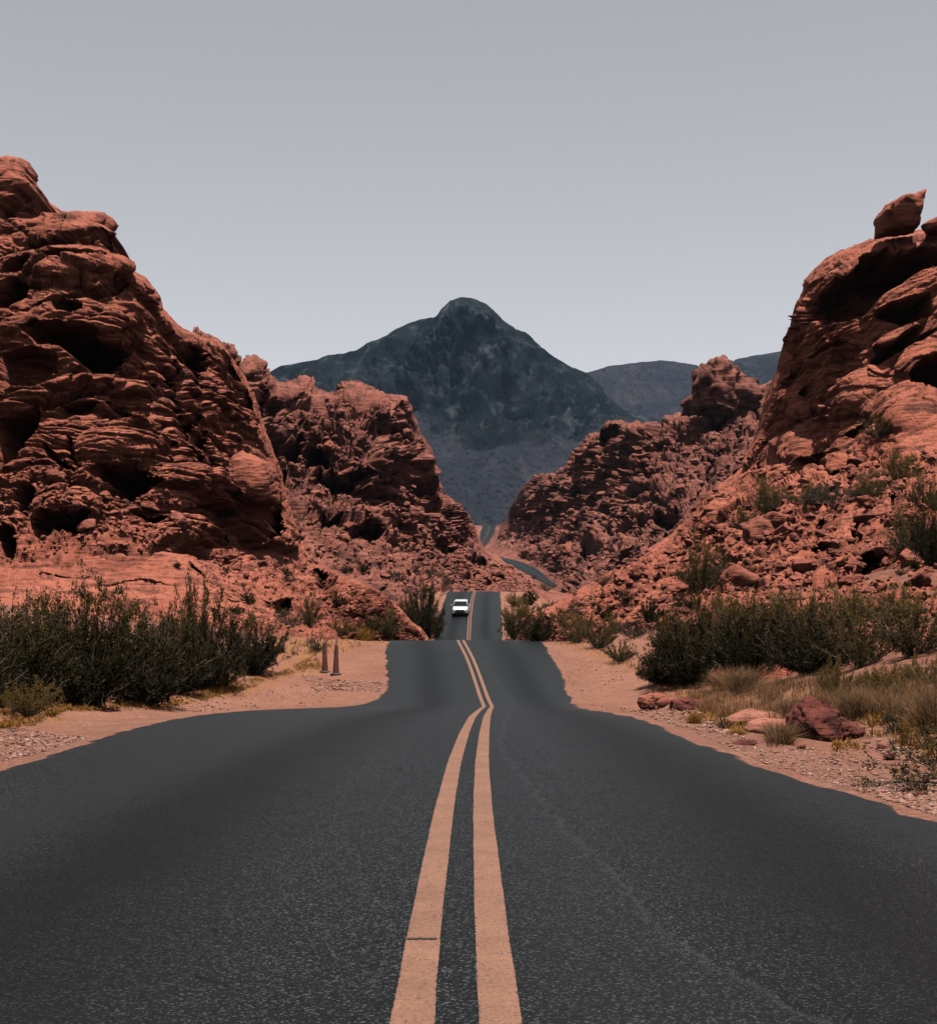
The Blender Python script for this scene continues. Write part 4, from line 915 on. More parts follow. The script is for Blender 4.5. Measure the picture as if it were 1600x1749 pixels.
def shrub(seed, nst=55, spread=1.0, width=0.75, twigs=7, nleaf=26, leaf=0.012, mat='leaf', bare=0.25, lump=0.5):
    """unit-height shrub: stems fanning from the base with fine leafy twigs -> (stem mesh, foliage mesh)"""
    rs = np.random.default_rng(seed); paths = []; radii = []; C = []; tip = []
    hsum = []
    lobes = rs.uniform(0, 6.28, 4); lw = rs.uniform(0.3, 1.0, 4)
    for k in range(nst):
        az = rs.uniform(0, 6.283)
        lobe = 1 - lump * 0.5 + lump * 0.5 * np.sum(lw * np.cos(az - lobes)) / 2
        tilt = spread * (rs.random() ** 0.6)
        L = (0.72 + 0.30 * rs.random()) * (0.78 + 0.25 * lobe) * (1 - 0.22 * tilt)
        d = np.array([math.cos(az) * math.sin(tilt) * width * 1.25, math.sin(az) * math.sin(tilt) * width * 1.25, max(0.12, math.cos(tilt * 0.9))])
        base = np.array([math.cos(az), math.sin(az), 0]) * rs.uniform(0, 0.10)
        n = 6; q = np.linspace(0, 1, n)[:, None]
        bend = rs.normal(0, 0.10, 3); bend[2] = abs(bend[2]) * 0.3
        pts = base + d * L * q + bend * q ** 2 * L + rs.normal(0, 0.012, (n, 3)) * q
        paths.append(pts); radii.append((0.010, 0.003))
        for j in range(twigs):
            s = bare + (1 - bare) * rs.random() ** 0.7
            p0 = base + d * L * s + bend * s * s * L
            td = d / np.linalg.norm(d) * 0.5 + rs.normal(0, 0.55, 3); td[2] = td[2] * 0.8 + 0.32; td /= np.linalg.norm(td)
            tl = rs.uniform(0.08, 0.22) * (1.15 - 0.4 * s)
            paths.append(np.stack([p0, p0 + td * tl * 0.55 + rs.normal(0, 0.008, 3), p0 + td * tl])); radii.append((0.0035, 0.0015))
            m = max(3, int(nleaf * rs.uniform(0.5, 1.4)))
            u = rs.random(m)[:, None] ** 0.8
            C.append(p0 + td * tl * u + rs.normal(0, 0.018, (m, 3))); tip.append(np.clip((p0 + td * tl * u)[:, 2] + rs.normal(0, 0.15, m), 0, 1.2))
    C = np.concatenate(C); tip = np.concatenate(tip); keep = C[:, 2] > 0.01; C = C[keep]; tip = tip[keep]
    top = np.percentile(C[:, 2], 99.5)
    Vs, Fs = tubes(paths, radii)
    return mesh_np('stem', Vs / top, Fs, True, None, [MAT['wood']]), leaves_mesh('foliage', C / top, leaf, rs, MAT[mat], tip)

def blades(base, length, width, rs, mat, name='blade', tilt=0.5, droop=0.3):
    n = len(base)
    az = rs.uniform(0, 6.283, n); ti = np.abs(rs.normal(0, tilt, n))
    d = np.stack([np.cos(az) * np.sin(ti), np.sin(az) * np.sin(ti), np.cos(ti)], -1)
    side = np.stack([-np.sin(az), np.cos(az), 0 * az], -1); phi = rs.uniform(0, 3.14, n)[:, None]
    side = side * np.cos(phi) + np.cross(d, side) * np.sin(phi)
    Ln = (length * rs.uniform(0.5, 1.15, n))[:, None]
    p1 = base + d * Ln * 0.55; p2 = base + d * Ln + np.stack([np.cos(az), np.sin(az), -0.6 + 0 * az], -1) * Ln * droop * rs.random((n, 1))
    w = width * rs.uniform(0.6, 1.3, n)[:, None]
    V = np.stack([base - side * w, base + side * w, p1 + side * w * 0.8, p1 - side * w * 0.8, p2], 1).reshape(-1, 3)
    o_ = np.arange(n)[:, None] * 5
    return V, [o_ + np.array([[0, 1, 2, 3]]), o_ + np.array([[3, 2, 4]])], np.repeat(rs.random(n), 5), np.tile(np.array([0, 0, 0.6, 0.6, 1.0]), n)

def tuft_mesh(seed, n, mat, rad=0.25, tilt=0.55, width=0.008, droop=0.25, name='blades'):
    rs = np.random.default_rng(seed); a = rs.uniform(0, 6.283, n); r_ = rad * np.sqrt(rs.random(n))
    base = np.stack([r_ * np.cos(a), r_ * np.sin(a), 0 * a], -1)
    V, Fc, var, tip = blades(base, 1.0, width, rs, mat, tilt=tilt, droop=droop)
    return mesh_np(name, V / 1.0, Fc, False, {'var': var, 'tip': tip}, [MAT[mat]])

SH = {}
for k in range(4): SH['creosote%d' % k] = shrub(200 + k, 95, 1.40, 1.0, 12, 26, 0.0125, 'leaf', 0.06)
for k in range(2): SH['airy%d' % k] = shrub(220 + k, 40, 1.25, 1.0, 16, 20, 0.012, 'leaf_olive', 0.08)
for k in range(2): SH['olive%d' % k] = shrub(230 + k, 60, 1.25, 1.35, 9, 22, 0.017, 'leaf_olive', 0.1, 0.3)
for k in range(2): SH['yellow%d' % k] = shrub(280 + k, 70, 1.25, 1.3, 9, 22, 0.014, 'leaf_yellow', 0.08, 0.3)
for k in range(2): SH['grey%d' % k] = shrub(240 + k, 50, 1.3, 1.6, 8, 18, 0.018, 'leaf_grey', 0.12, 0.3)
for k in range(2): SH['dark%d' % k] = shrub(250 + k, 44, 1.3, 1.1, 8, 18, 0.026, 'leaf', 0.08, 0.4)
for k in range(2): SH['straw%d' % k] = tuft_mesh(260 + k, 900, 'straw', 0.35, 0.5, 0.006)
for k in range(2): SH['gold%d' % k] = tuft_mesh(270 + k, 700, 'gold', 0.45, 0.7, 0.010)
_pr = {}
def plant(kind, px, py, h_px, w_px, label, cat='shrub', group=None, on='ground', name=None, seed=0):
    P = gpt(px, py)[0] if on == 'ground' else spt(px, py)
    if P is None or np.isnan(P).any():
        P = spt(px, py)
        if P is None: return None
    H = h_px * P[1] / F; Wd = w_px * P[1] / F
    nm = name or ('grass_tuft' if kind.startswith(('straw', 'gold')) else 'desert_shrub')
    if kind in _pr:
        o = copy_tree(_pr[kind])
        if 'group' in o: del o['group']
    else:
        o = bpy.data.objects.new(nm, None); COL.objects.link(o)
        if isinstance(SH[kind], tuple): link('stem', SH[kind][0], o); link('foliage', SH[kind][1], o)
        else: link('blades', SH[kind], o)
        _pr[kind] = o
    o.name = nm
    me = SH[kind][1] if isinstance(SH[kind], tuple) else SH[kind]
    if not me.get('wid'):
        c = np.empty(len(me.vertices) * 3, np.float32); me.vertices.foreach_get('co', c); c = c.reshape(-1, 3)
        me['wid'] = float(np.percentile(np.hypot(c[:, 0], c[:, 1]), 96) * 2); me['hei'] = float(np.percentile(c[:, 2], 99))
    sw = Wd / me['wid']; sh = H / me['hei']
    o.location = (P[0], P[1], P[2] - 0.03 * H); o.rotation_euler = (0, 0, (seed * 2.399 + px * 0.37) % 6.283); o.scale = (sw, sw, sh)
    return tag(o, label, cat, group)

G1 = 'dark creosote shrubs along the left verge'
plant('creosote0', 10, 1205, 172, 250, 'dark leafy shrub at the left frame edge behind the yellow tuft', group=G1)
plant('creosote1', 140, 1205, 205, 240, 'tallest dark leafy shrub right behind the yellow tuft on the left', group=G1)
plant('creosote2', 245, 1202, 165, 210, 'wide dark shrub with twiggy base reaching the sand on the left', group=G1)
plant('creosote3', 338, 1172, 172, 150, 'tall narrow dark shrub standing right of the wide left shrubs', group=G1)
plant('creosote1', 432, 1150, 100, 120, 'rightmost dark shrub of the left verge with open twiggy underside', group=G1, seed=3)
plant('creosote2', 75, 1190, 165, 200, 'dark shrub tucked behind the left frame edge shrub and the tallest shrub', group=G1, seed=5)
plant('creosote3', 300, 1185, 120, 130, 'low dark shrub between the wide shrub and the tall narrow shrub on the left', group=G1, seed=2)
plant('creosote0', -90, 1210, 180, 220, 'dark shrub cut off by the left frame edge', group=G1, seed=7)
plant('airy0', 380, 1172, 70, 80, 'thin olive shrub under the tall narrow dark shrub on the left', group=G1)
G2 = 'dark shrubs along the right verge'
plant('creosote2', 1185, 1168, 140, 170, 'large dark green shrub nearest the sandy pull-off on the right', group=G2, seed=9)
plant('creosote0', 1290, 1160, 135, 190, 'broad dark shrub in the middle of the right shrub row', group=G2, seed=11)
plant('creosote3', 1385, 1150, 125, 160, 'dark shrub above the maroon boulder on the right', group=G2, seed=13)
plant('airy1', 1470, 1138, 120, 170, 'sparse olive brown shrub right of the dark shrub row', group=G2, seed=1)
plant('airy0', 1560, 1120, 110, 150, 'sparse twiggy shrub before the red rock at the right frame edge', group=G2, seed=4)
plant('creosote1', 1130, 1168, 62, 90, 'small olive shrub at the left end of the right shrub row', group=G2, seed=8)
plant('airy0', 1240, 1152, 120, 150, 'olive tipped shrub filling the gap between the two largest right shrubs', group=G2, seed=18)
plant('airy1', 1338, 1142, 128, 150, 'olive tipped shrub behind the middle of the right shrub row', group=G2, seed=21)
G3 = 'round shrubs and tufts on the right verge'
plant('olive0', 1058, 1130, 36, 62, 'small round green olive shrub on the far right verge', group=G3)
plant('yellow1', 985, 1098, 48, 56, 'round yellow olive shrub nearest the road at the second crest', group=G3)
plant('olive0', 1022, 1108, 52, 66, 'round olive shrub between its two neighbours on the far right verge', group=G3, seed=3)
plant('grey0', 1080, 1090, 36, 70, 'greyish dry shrub behind the round olive shrubs on the right', group=G3)
plant('straw0', 1270, 1182, 50, 95, 'tan grass clump in front of the middle right shrub', 'grass tuft', G3)
plant('straw1', 1235, 1178, 40, 70, 'short tan grass clump left of the larger tan clump', 'grass tuft', G3)
plant('yellow1', 1432, 1192, 66, 80, 'upright olive yellow bush directly behind the maroon boulder', group=G3, seed=2)
plant('yellow0', 1515, 1188, 58, 110, 'spreading yellow olive bush right of the maroon boulder', group=G3, seed=5)
plant('yellow1', 1580, 1170, 52, 90, 'yellow olive bush at the right frame edge behind the tall grass', group=G3, seed=6)
plant('straw0', 1335, 1270, 44, 80, 'straw tuft leaning against the left side of the maroon boulder', 'grass tuft', G3, seed=4)
plant('straw1', 1595, 1250, 96, 110, 'tall pale grass clump cut by the right frame edge', 'grass tuft', G3, seed=2)
plant('straw0', 1455, 1228, 60, 90, 'dry grey straw clump touching the back of the maroon boulder', 'grass tuft', G3, seed=7)
plant('gold0', 1186, 1236, 22, 40, 'small golden tuft at the asphalt edge below the dark angular rock', 'grass tuft', G3)
plant('grey1', 1235, 1246, 24, 40, 'small grey tuft at the asphalt edge left of the flat pale slab', group=G3)
plant('gold1', 1258, 1256, 14, 44, 'flat golden tuft beside the thin dark stone', 'grass tuft', G3)
plant('gold0', 1545, 1272, 50, 24, 'thin yellow grass wisp on sand right of the maroon boulder', 'grass tuft', G3, seed=3)
plant('grey0', 1528, 1255, 50, 60, 'small dry twiggy shrub on sand right of the yellow wisp', group=G3, seed=4)
G4 = 'shrubs and tufts on the left verge'
plant('yellow0', 48, 1222, 60, 108, 'round yellow olive tuft in front of the dark shrubs at the left frame edge', group=G4, seed=1)
plant('grey0', 540, 1113, 32, 44, 'grey shrub just left of the two cones', group=G4, seed=2)
plant('grey1', 498, 1072, 34, 60, 'grey shrub on the slabs above the left shrub row', group=G4, on='rock')
plant('dark0', 577, 1036, 28, 30, 'small dark shrub on the pale slab above the cones', group=G4, on='rock')
plant('olive1', 582, 1086, 30, 60, 'olive shrub on the sand directly above the cones', group=G4, on='rock', seed=3)
plant('gold0', 612, 1094, 26, 60, 'golden grass tuft left of the second crest', 'grass tuft', G4, on='rock')
plant('airy1', 660, 1092, 52, 64, 'open twiggy shrub beside the road left of the second crest', group=G4, on='rock', seed=2)
plant('dark1', 628, 1086, 36, 44, 'dark shrub under the pale slab left of the second crest', group=G4, on='rock')
plant('creosote0', 722, 1092, 98, 70, 'tall dark shrub on the left bank below the car', group=G4, seed=2)
plant('creosote3', 688, 1096, 70, 60, 'dark shrub left of the tall bank shrub below the car', group=G4, seed=6)
plant('yellow1', 746, 1088, 48, 34, 'yellowish shrub at the left road edge below the car', group=G4, seed=8)
plant('airy0', 530, 1070, 56, 40, 'thin shrub in front of the pale slabs left of the cones', group=G4, on='rock', seed=5)
plant('dark0', 425, 1030, 22, 30, 'dark shrub in a crack of the left slabs', group=G4, on='rock', seed=2)
G5 = 'shrubs on the right bank of the car hill'
for i, (k, x, y, h, w, lb) in enumerate([('creosote1', 885, 1094, 50, 56, 'dark shrub at the right road edge of the car hill'), ('creosote3', 918, 1096, 56, 60, 'dark shrub second from the road on the right bank'), ('yellow0', 872, 1068, 36, 40, 'yellow shrub above the dark one at the right road edge'), ('yellow1', 900, 1056, 34, 44, 'yellow olive shrub high on the right bank of the car hill'), ('yellow0', 950, 1092, 44, 50, 'golden olive shrub below the rubble on the right bank'), ('dark1', 905, 1034, 30, 34, 'dark shrub at the top of the right bank near the crest'), ('yellow1', 880, 1036, 26, 36, 'yellow shrub nearest the crest on the right'), ('dark0', 940, 1062, 34, 40, 'dark shrub on the rubble edge above the golden shrub')]):
    plant(k, x, y, h, w, lb, group=G5, seed=i)
G6 = 'shrubs among the right rubble'
for i, (k, x, y, h, w, lb) in enumerate([('airy0', 1198, 1010, 96, 96, 'tall airy shrub on the rubble above the right shrub row'), ('dark1', 1108, 1064, 44, 46, 'compact dark shrub low on the right rubble'), ('airy1', 1310, 880, 66, 80, 'yellow olive shrub at the foot of the smooth cliff ramp'), ('grey0', 1425, 862, 44, 110, 'wide grey green shrub below the leaning slabs'), ('airy0', 1530, 830, 60, 100, 'olive shrub under the pale cliff block'), ('airy1', 1545, 950, 84, 90, 'olive yellow shrub beside the black cave hole'), ('creosote1', 1590, 960, 110, 80, 'dark shrub at the right frame edge beside the cave hole'), ('dark0', 1175, 1040, 30, 50, 'small dark shrub left of the tall airy shrub'), ('airy0', 1500, 745, 36, 60, 'pale green shrub on the cliff ledge'), ('dark1', 1035, 1060, 26, 36, 'small dark shrub on the lower left of the rubble'), ('grey1', 985, 1050, 24, 34, 'grey shrub on the rubble above the round olive shrubs'), ('dark0', 1065, 1030, 22, 34, 'dark shrub halfway up the left part of the rubble')]):
    plant(k, x, y, h, w, lb, group=G6, on='rock', seed=i + 3)
def scatter_shrubs(n, poly, hmin, hmax, label, group, seed, kinds=('dark0', 'dark1', 'grey0', 'grey1')):
    r_ = random.Random(seed); xs = [p_[0] for p_ in poly]; ys = [p_[1] for p_ in poly]; done = 0; tries = 0
    while done < n and tries < n * 30:
        tries += 1
        x, y = r_.uniform(min(xs), max(xs)), r_.uniform(min(ys), max(ys))
        if not inside(np.array([x]), np.array([y]), poly)[0]: continue
        h = r_.uniform(hmin, hmax)
        if plant(r_.choice(kinds), x, y, h, h * r_.uniform(1.2, 1.9), label, group=group, on='rock', seed=tries): done += 1
scatter_shrubs(16, [(1000, 1010), (1150, 950), (1300, 880), (1580, 860), (1580, 1060), (1000, 1080)], 9, 20, 'small dark shrub dotted among the right rubble', 'small shrubs dotted on the right rubble', 1)
scatter_shrubs(14, [(560, 960), (700, 960), (780, 990), (700, 1030), (620, 1000)], 8, 16, 'small dark shrub dotted on the red slope left of the car', 'small shrubs dotted on the left slope', 2)
scatter_shrubs(12, [(890, 960), (1050, 980), (1000, 1040), (900, 1020)], 7, 14, 'small dark shrub dotted below the far road bend', 'small shrubs dotted below the far road', 3)
scatter_shrubs(10, [(230, 960), (480, 960), (540, 1050), (420, 1060)], 8, 18, 'small grey shrub in cracks of the slabs under the left cliff', 'small shrubs in the left slabs', 4)

for i, (k, x, y, h, w, lb) in enumerate([('olive1', 1150, 1120, 60, 90, 'olive bush rising behind the left end of the right shrub row'), ('airy0', 1235, 1085, 70, 110, 'olive brown bush behind the large dark shrubs on the right'), ('airy1', 1340, 1075, 66, 120, 'broad olive bush behind the middle of the right shrub row'), ('airy0', 1440, 1070, 70, 110, 'olive bush behind the sparse shrub above the maroon boulder'), ('airy1', 1520, 1060, 60, 110, 'brown olive bush under the black cave hole'), ('airy0', 1380, 860, 40, 80, 'olive shrub at the upper edge of the rubble by the leaning slabs'), ('airy1', 1480, 850, 40, 90, 'olive shrub right of the grey green shrub under the leaning slabs'), ('airy1', 1270, 905, 40, 60, 'yellowish shrub left of the shrub on the smooth ramp foot'), ('olive0', 1580, 870, 60, 70, 'olive bush at the right frame edge above the dark cave shrub'), ('airy0', 1220, 1060, 46, 70, 'olive shrub under the tall airy shrub'), ('olive1', 1000, 1075, 34, 50, 'yellow olive shrub uphill from the round verge shrubs'), ('yellow0', 965, 1070, 34, 44, 'golden shrub uphill of the second crest on the right'), ('airy1', 1050, 1090, 40, 60, 'thin olive shrub between the rubble and the round verge shrubs'), ('airy0', 1140, 1085, 40, 60, 'thin olive shrub low on the rubble left of the shrub row')]):
    plant(k, x, y, h, w, lb, group=G6, on='rock', seed=i + 20)
# creosote branch reaching in from the right edge
def branch_shrub(px, py, seed, label, reach):
    rs = np.random.default_rng(seed); P = gpt(px, py)[0]; paths = []; radii = []; C = []
    for k in range(9):
        az = math.radians(rs.uniform(150, 215)); el = rs.uniform(-0.05, 0.75); L = reach * rs.uniform(0.5, 1.0)
        d = np.array([math.cos(az) * math.cos(el), math.sin(az) * math.cos(el) * 0.6, math.sin(el)])
        q = np.linspace(0, 1, 8)[:, None]; bend = rs.normal(0, 0.22, 3); bend[2] = -0.10
        pts = d * L * q + bend * q ** 2 * L + rs.normal(0, 0.012, (8, 3)) + np.array([0, 0, 0.06])
        pts[:, 2] = np.maximum(pts[:, 2], 0.02); paths.append(pts); radii.append((0.007, 0.002))
        for j in range(9):
            i = rs.integers(2, 8); td = d * 0.6 + rs.normal(0, 0.6, 3); td /= np.linalg.norm(td); tl = rs.uniform(0.06, 0.18)
            paths.append(np.stack([pts[i], pts[i] + td * tl * 0.5 + rs.normal(0, 0.01, 3), pts[i] + td * tl])); radii.append((0.0028, 0.001))
            u = rs.random(14)[:, None]; C.append(pts[i] + td * tl * u + rs.normal(0, 0.014, (14, 3)))
    o = bpy.data.objects.new('creosote_branch', None); COL.objects.link(o); o.location = P
    Vs, Fs = tubes(paths, radii, 5); link('stem', mesh_np('stem', Vs, Fs, True, None, [MAT['wood']]), o)
    C = np.concatenate(C); link('foliage', leaves_mesh('foliage', C, 0.010, rs, MAT['leaf_olive'], np.full(len(C), 0.4)), o)
    return tag(o, label, 'shrub')
branch_shrub(1622, 1352, 301, 'low twisted creosote branches spreading over sand at the right frame edge', 0.75)
branch_shrub(1640, 1296, 302, 'dark tangled dry shrub at the right frame edge below the tall pale grass', 0.7)

# ------------------------------------------------------------------ ground cover that nobody could count
def px_scatter(n, poly, rs):
    xs = [p_[0] for p_ in poly]; ys = [p_[1] for p_ in poly]
    x = rs.uniform(min(xs), max(xs), n * 4); y = rs.uniform(min(ys), max(ys), n * 4)
    m = inside(x, y, poly); x, y = x[m][:n], y[m][:n]
    P = gpt(x, y); P = P[~np.isnan(P).any(1)]
    d = np.maximum(xl(P[:, 1]) - P[:, 0], P[:, 0] - xr(P[:, 1]))
    return P[d > 0.15]
def cover(name, polys, mat, length, width, tilt, seed, label):
    rs = np.random.default_rng(seed); Vs = []; Fs4 = []; Fs3 = []; va = []; ti = []; off = 0
    for poly, n, lk in polys:
        B = px_scatter(n, poly, rs)
        cl = fbm(B * np.array([2.2, 2.2, 0]), 3, seed); B = B[cl > -0.22 + 0.25 * rs.random(len(B))]
        V, Fc, var, tip = blades(B, length * lk, width, rs, mat, tilt=tilt)
        Vs.append(V); Fs4.append(Fc[0] + off); Fs3.append(Fc[1] + off); va.append(var); ti.append(tip); off += len(V)
    me = mesh_np(name, np.concatenate(Vs), [np.concatenate(Fs4), np.concatenate(Fs3)], False, {'var': np.concatenate(va), 'tip': np.concatenate(ti)}, [MAT[mat]])
    return tag(link(name, me), label, 'grass', kind='stuff')
cover('dry_grass', [([(1170, 1185), (1230, 1165), (1350, 1168), (1600, 1160), (1600, 1255), (1500, 1232), (1440, 1225), (1350, 1235), (1220, 1232), (1180, 1212)], 20000, 1.15), ([(1300, 1240), (1360, 1245), (1340, 1280), (1310, 1280)], 500, 0.8)], 'straw', 0.30, 0.0035, 0.35, 401, 'pale dry grass spread between the right shrubs and the maroon boulder')
cover('golden_grass', [([(0, 1215), (100, 1205), (340, 1198), (290, 1212), (110, 1216), (60, 1240), (0, 1246)], 6000, 1.0), ([(250, 1195), (480, 1150), (540, 1118), (552, 1145), (500, 1152), (430, 1176), (330, 1202)], 7000, 1.3), ([(1100, 1150), (1180, 1185), (1240, 1215), (1300, 1230), (1350, 1240), (1250, 1250), (1180, 1225), (1110, 1180)], 2600, 1.2), ([(1430, 1200), (1600, 1180), (1600, 1300), (1500, 1262), (1440, 1240)], 2600, 1.5), ([(470, 1065), (640, 1075), (660, 1098), (560, 1120), (480, 1120)], 1500, 2.0), ([(1420, 1262), (1490, 1262), (1470, 1290), (1420, 1288)], 350, 0.8), ([(930, 1098), (980, 1096), (1060, 1128), (1120, 1150), (1080, 1140), (990, 1108)], 800, 1.0)], 'gold', 0.12, 0.008, 0.7, 402, 'short golden dry grass along the sandy verges')

# pebbles
V0, F0 = ico(1)
rs = np.random.default_rng(501); Vs = []; Fs = []; off = 0; nb = 0
for poly, n, smin, smax in [([(1180, 1225), (1300, 1268), (1480, 1290), (1600, 1330), (1600, 1400), (1460, 1362), (1300, 1302), (1180, 1250)], 1500, 0.006, 0.03), ([(1480, 1335), (1600, 1345), (1600, 1402), (1520, 1378)], 500, 0.008, 0.035), ([(1010, 1205), (1200, 1212), (1260, 1260), (1180, 1248), (1100, 1224)], 500, 0.01, 0.06), ([(0, 1240), (160, 1262), (60, 1290), (0, 1302)], 500, 0.01, 0.045), ([(510, 1150), (560, 1160), (668, 1168), (660, 1182), (540, 1182)], 420, 0.015, 0.08), ([(300, 1200), (560, 1160), (560, 1204), (300, 1218)], 300, 0.01, 0.05), ([(920, 1100), (1080, 1150), (1010, 1206), (960, 1160)], 90, 0.02, 0.06), ([(1420, 1225), (1580, 1262), (1600, 1320), (1480, 1280)], 200, 0.01, 0.05), ([(300, 1150), (390, 1140), (390, 1165), (320, 1180)], 120, 0.02, 0.09)]:
    B = px_scatter(int(n * 2.2), poly, rs)
    for b_ in B:
        s = smin * (smax / smin) ** (rs.random() ** 2.5)
        Q = V0 * (1 + rs.normal(0, 0.16, (len(V0), 1))) * np.array([1, rs.uniform(0.6, 1), rs.uniform(0.4, 0.7)]) * s
        a = rs.uniform(0, 6.28); Rz = np.array([[math.cos(a), -math.sin(a), 0], [math.sin(a), math.cos(a), 0], [0, 0, 1]])
        Vs.append(Q @ Rz.T + b_ + np.array([0, 0, s * 0.15])); Fs.append(F0 + off); off += len(V0); nb += 1
m, n, b, out = newmat('pebble_stone'); t = NT(n); MAT['pebble'] = m
rnd = t.attr('var')
c = t.mix(rnd, (0.095, 0.036, 0.027), (0.21, 0.11, 0.082)); c = t.mix(t.ramp(rnd, 0.90, 0.94), c, (0.20, 0.15, 0.125)); c = t.mix(t.ramp(rnd, 0.12, 0.06), c, (0.05, 0.028, 0.022))
t.l(c, b.inputs['Base Color']); b.inputs['Roughness'].default_value = 0.9; b.inputs['Specular IOR Level'].default_value = 0.2
tag(link('gravel', mesh_np('gravel', np.concatenate(Vs), np.concatenate(Fs), False, {'var': np.repeat(rs.random(nb), len(V0))}, [MAT['pebble']])), 'loose pebbles and stone chips along both road edges', 'gravel', kind='stuff')

# ------------------------------------------------------------------ traffic cones
MAT['cone'] = simple('faded_red_plastic', (0.075, 0.016, 0.014), 0.55, vary=0.2)
MAT['band'] = simple('dirty_reflective_band', (0.050, 0.018, 0.017), 0.5, vary=0.25)
MAT['rubber'] = simple('black_rubber', (0.010, 0.010, 0.011), 0.7, vary=0.3)
def lathe(name, prof, mat, n=20, parent=None):
    prof = np.array(prof); a = np.arange(n) * 2 * math.pi / n
    V = np.stack([prof[:, None, 0] * np.cos(a), prof[:, None, 0] * np.sin(a), prof[:, None, 1] + 0 * a], -1)
    i = np.arange(len(prof) * n).reshape(len(prof), n); j = np.roll(i, -1, 1)
    return link(name, mesh_np(name, V.reshape(-1, 3), np.stack([i[:-1], j[:-1], j[1:], i[1:]], -1).reshape(-1, 4), True, None, [mat]), parent)
def box_mesh(name, size, mat, bev=0.01, loc=(0, 0, 0), parent=None, seg=2, rot=(0, 0, 0)):
    import bmesh
    bm = bmesh.new(); bmesh.ops.create_cube(bm, size=1.0)
    for v in bm.verts: v.co = Vector((v.co.x * size[0], v.co.y * size[1], v.co.z * size[2]))
    if bev: bmesh.ops.bevel(bm, geom=list(bm.edges), offset=bev, segments=seg, profile=0.5, affect='EDGES')
    me = bpy.data.meshes.new(name); bm.to_mesh(me); bm.free(); me.materials.append(mat)
    o = link(name, me, parent, loc); o.rotation_euler = rot
    return o
def cone(px, py, label, rz):
    P = gpt(px, py)[0]
    o = bpy.data.objects.new('traffic_cone', None); COL.objects.link(o); o.location = P; o.rotation_euler = (0, math.radians(rz), 0.3)
    b_ = lathe('base', [(0.0, 0.0), (0.20, 0.0), (0.205, 0.02), (0.20, 0.05), (0.13, 0.065), (0.11, 0.065)], MAT['rubber'], 8, o)
    s = 58 * P[1] / F / 1.18
    lathe('body', [(0.112, 0.06), (0.105, 0.2), (0.090, 0.45), (0.074, 0.72), (0.058, 0.98), (0.05, 1.06), (0.028, 1.10)], MAT['cone'], 24, o)
    lathe('reflective_band', [(0.0775, 0.70), (0.0680, 0.86)], MAT['band'], 24, o)
    lathe('reflective_band', [(0.0645, 0.92), (0.0585, 1.02)], MAT['band'], 24, o)
    lathe('handle', [(0.030, 1.10), (0.020, 1.12), (0.018, 1.16), (0.026, 1.18), (0.022, 1.20), (0.0, 1.205)], MAT['rubber'], 14, o)
    o.scale = (s, s, s)
    return tag(o, label, 'traffic cone', 'traffic cones')
cone(555, 1149, 'dark red slim traffic cone farther from the road on the left gravel', -0.8)
cone(573.5, 1153, 'dark red slim traffic cone nearer the road on the left gravel', 0.8)

# ------------------------------------------------------------------ oncoming car
MAT['car_paint'] = simple('white_car_paint', (0.36, 0.37, 0.38), 0.35, spec=0.5, coat=0.5)
MAT['glass'] = simple('tinted_glass', (0.004, 0.007, 0.009), 0.15, spec=0.2)
MAT['black'] = simple('black_plastic', (0.010, 0.011, 0.012), 0.5)
MAT['lamp'] = simple('headlamp_lens', (0.10, 0.11, 0.12), 0.15, spec=0.6)
MAT['chrome'] = simple('chrome_trim', (0.6, 0.6, 0.62), 0.2, metal=1.0)
MAT['tyre'] = simple('tyre_rubber', (0.012, 0.012, 0.012), 0.85)
def loft(name, secs, mat, parent, cap=True):
    """secs: list of rings (n,3)"""
    S = np.array(secs); r_, n = S.shape[:2]
    i = np.arange(r_ * n).reshape(r_, n); j = np.roll(i, -1, 1)
    Fc = [np.stack([i[:-1], j[:-1], j[1:], i[1:]], -1).reshape(-1, 4)]
    if cap: Fc += [i[0][None, ::-1].copy(), i[-1][None]]
    return link(name, mesh_np(name, S.reshape(-1, 3), Fc, True, None, [mat]), parent)
def rring(y, hw, z0, z1, r0=0.08, r1=0.12, n=4, inset=0.0):
    pts = []
    for cx_, cz_, r_, a0 in ((hw - r0, z0 + r0, r0, -90), (hw - inset - r1, z1 - r1, r1, 0), (-(hw - inset - r1), z1 - r1, r1, 90), (-(hw - r0), z0 + r0, r0, 180)):
        for k in range(n + 1):
            a = math.radians(a0 + 90 * k / n); pts.append((cx_ + r_ * math.cos(a), y, cz_ + r_ * math.sin(a)))
    return pts
Yc = 173.0; Xc = (787 - CX) / F * Yc
car = bpy.data.objects.new('car', None); COL.objects.link(car)
car.location = (Xc, Yc, float(zr(Yc)) + 0.02); car.rotation_euler = (math.atan(float(zr(Yc + 2) - zr(Yc - 2)) / 4), 0, math.radians(-2))
tag(car, 'white hatchback car driving towards the viewer on the far hill', 'car')
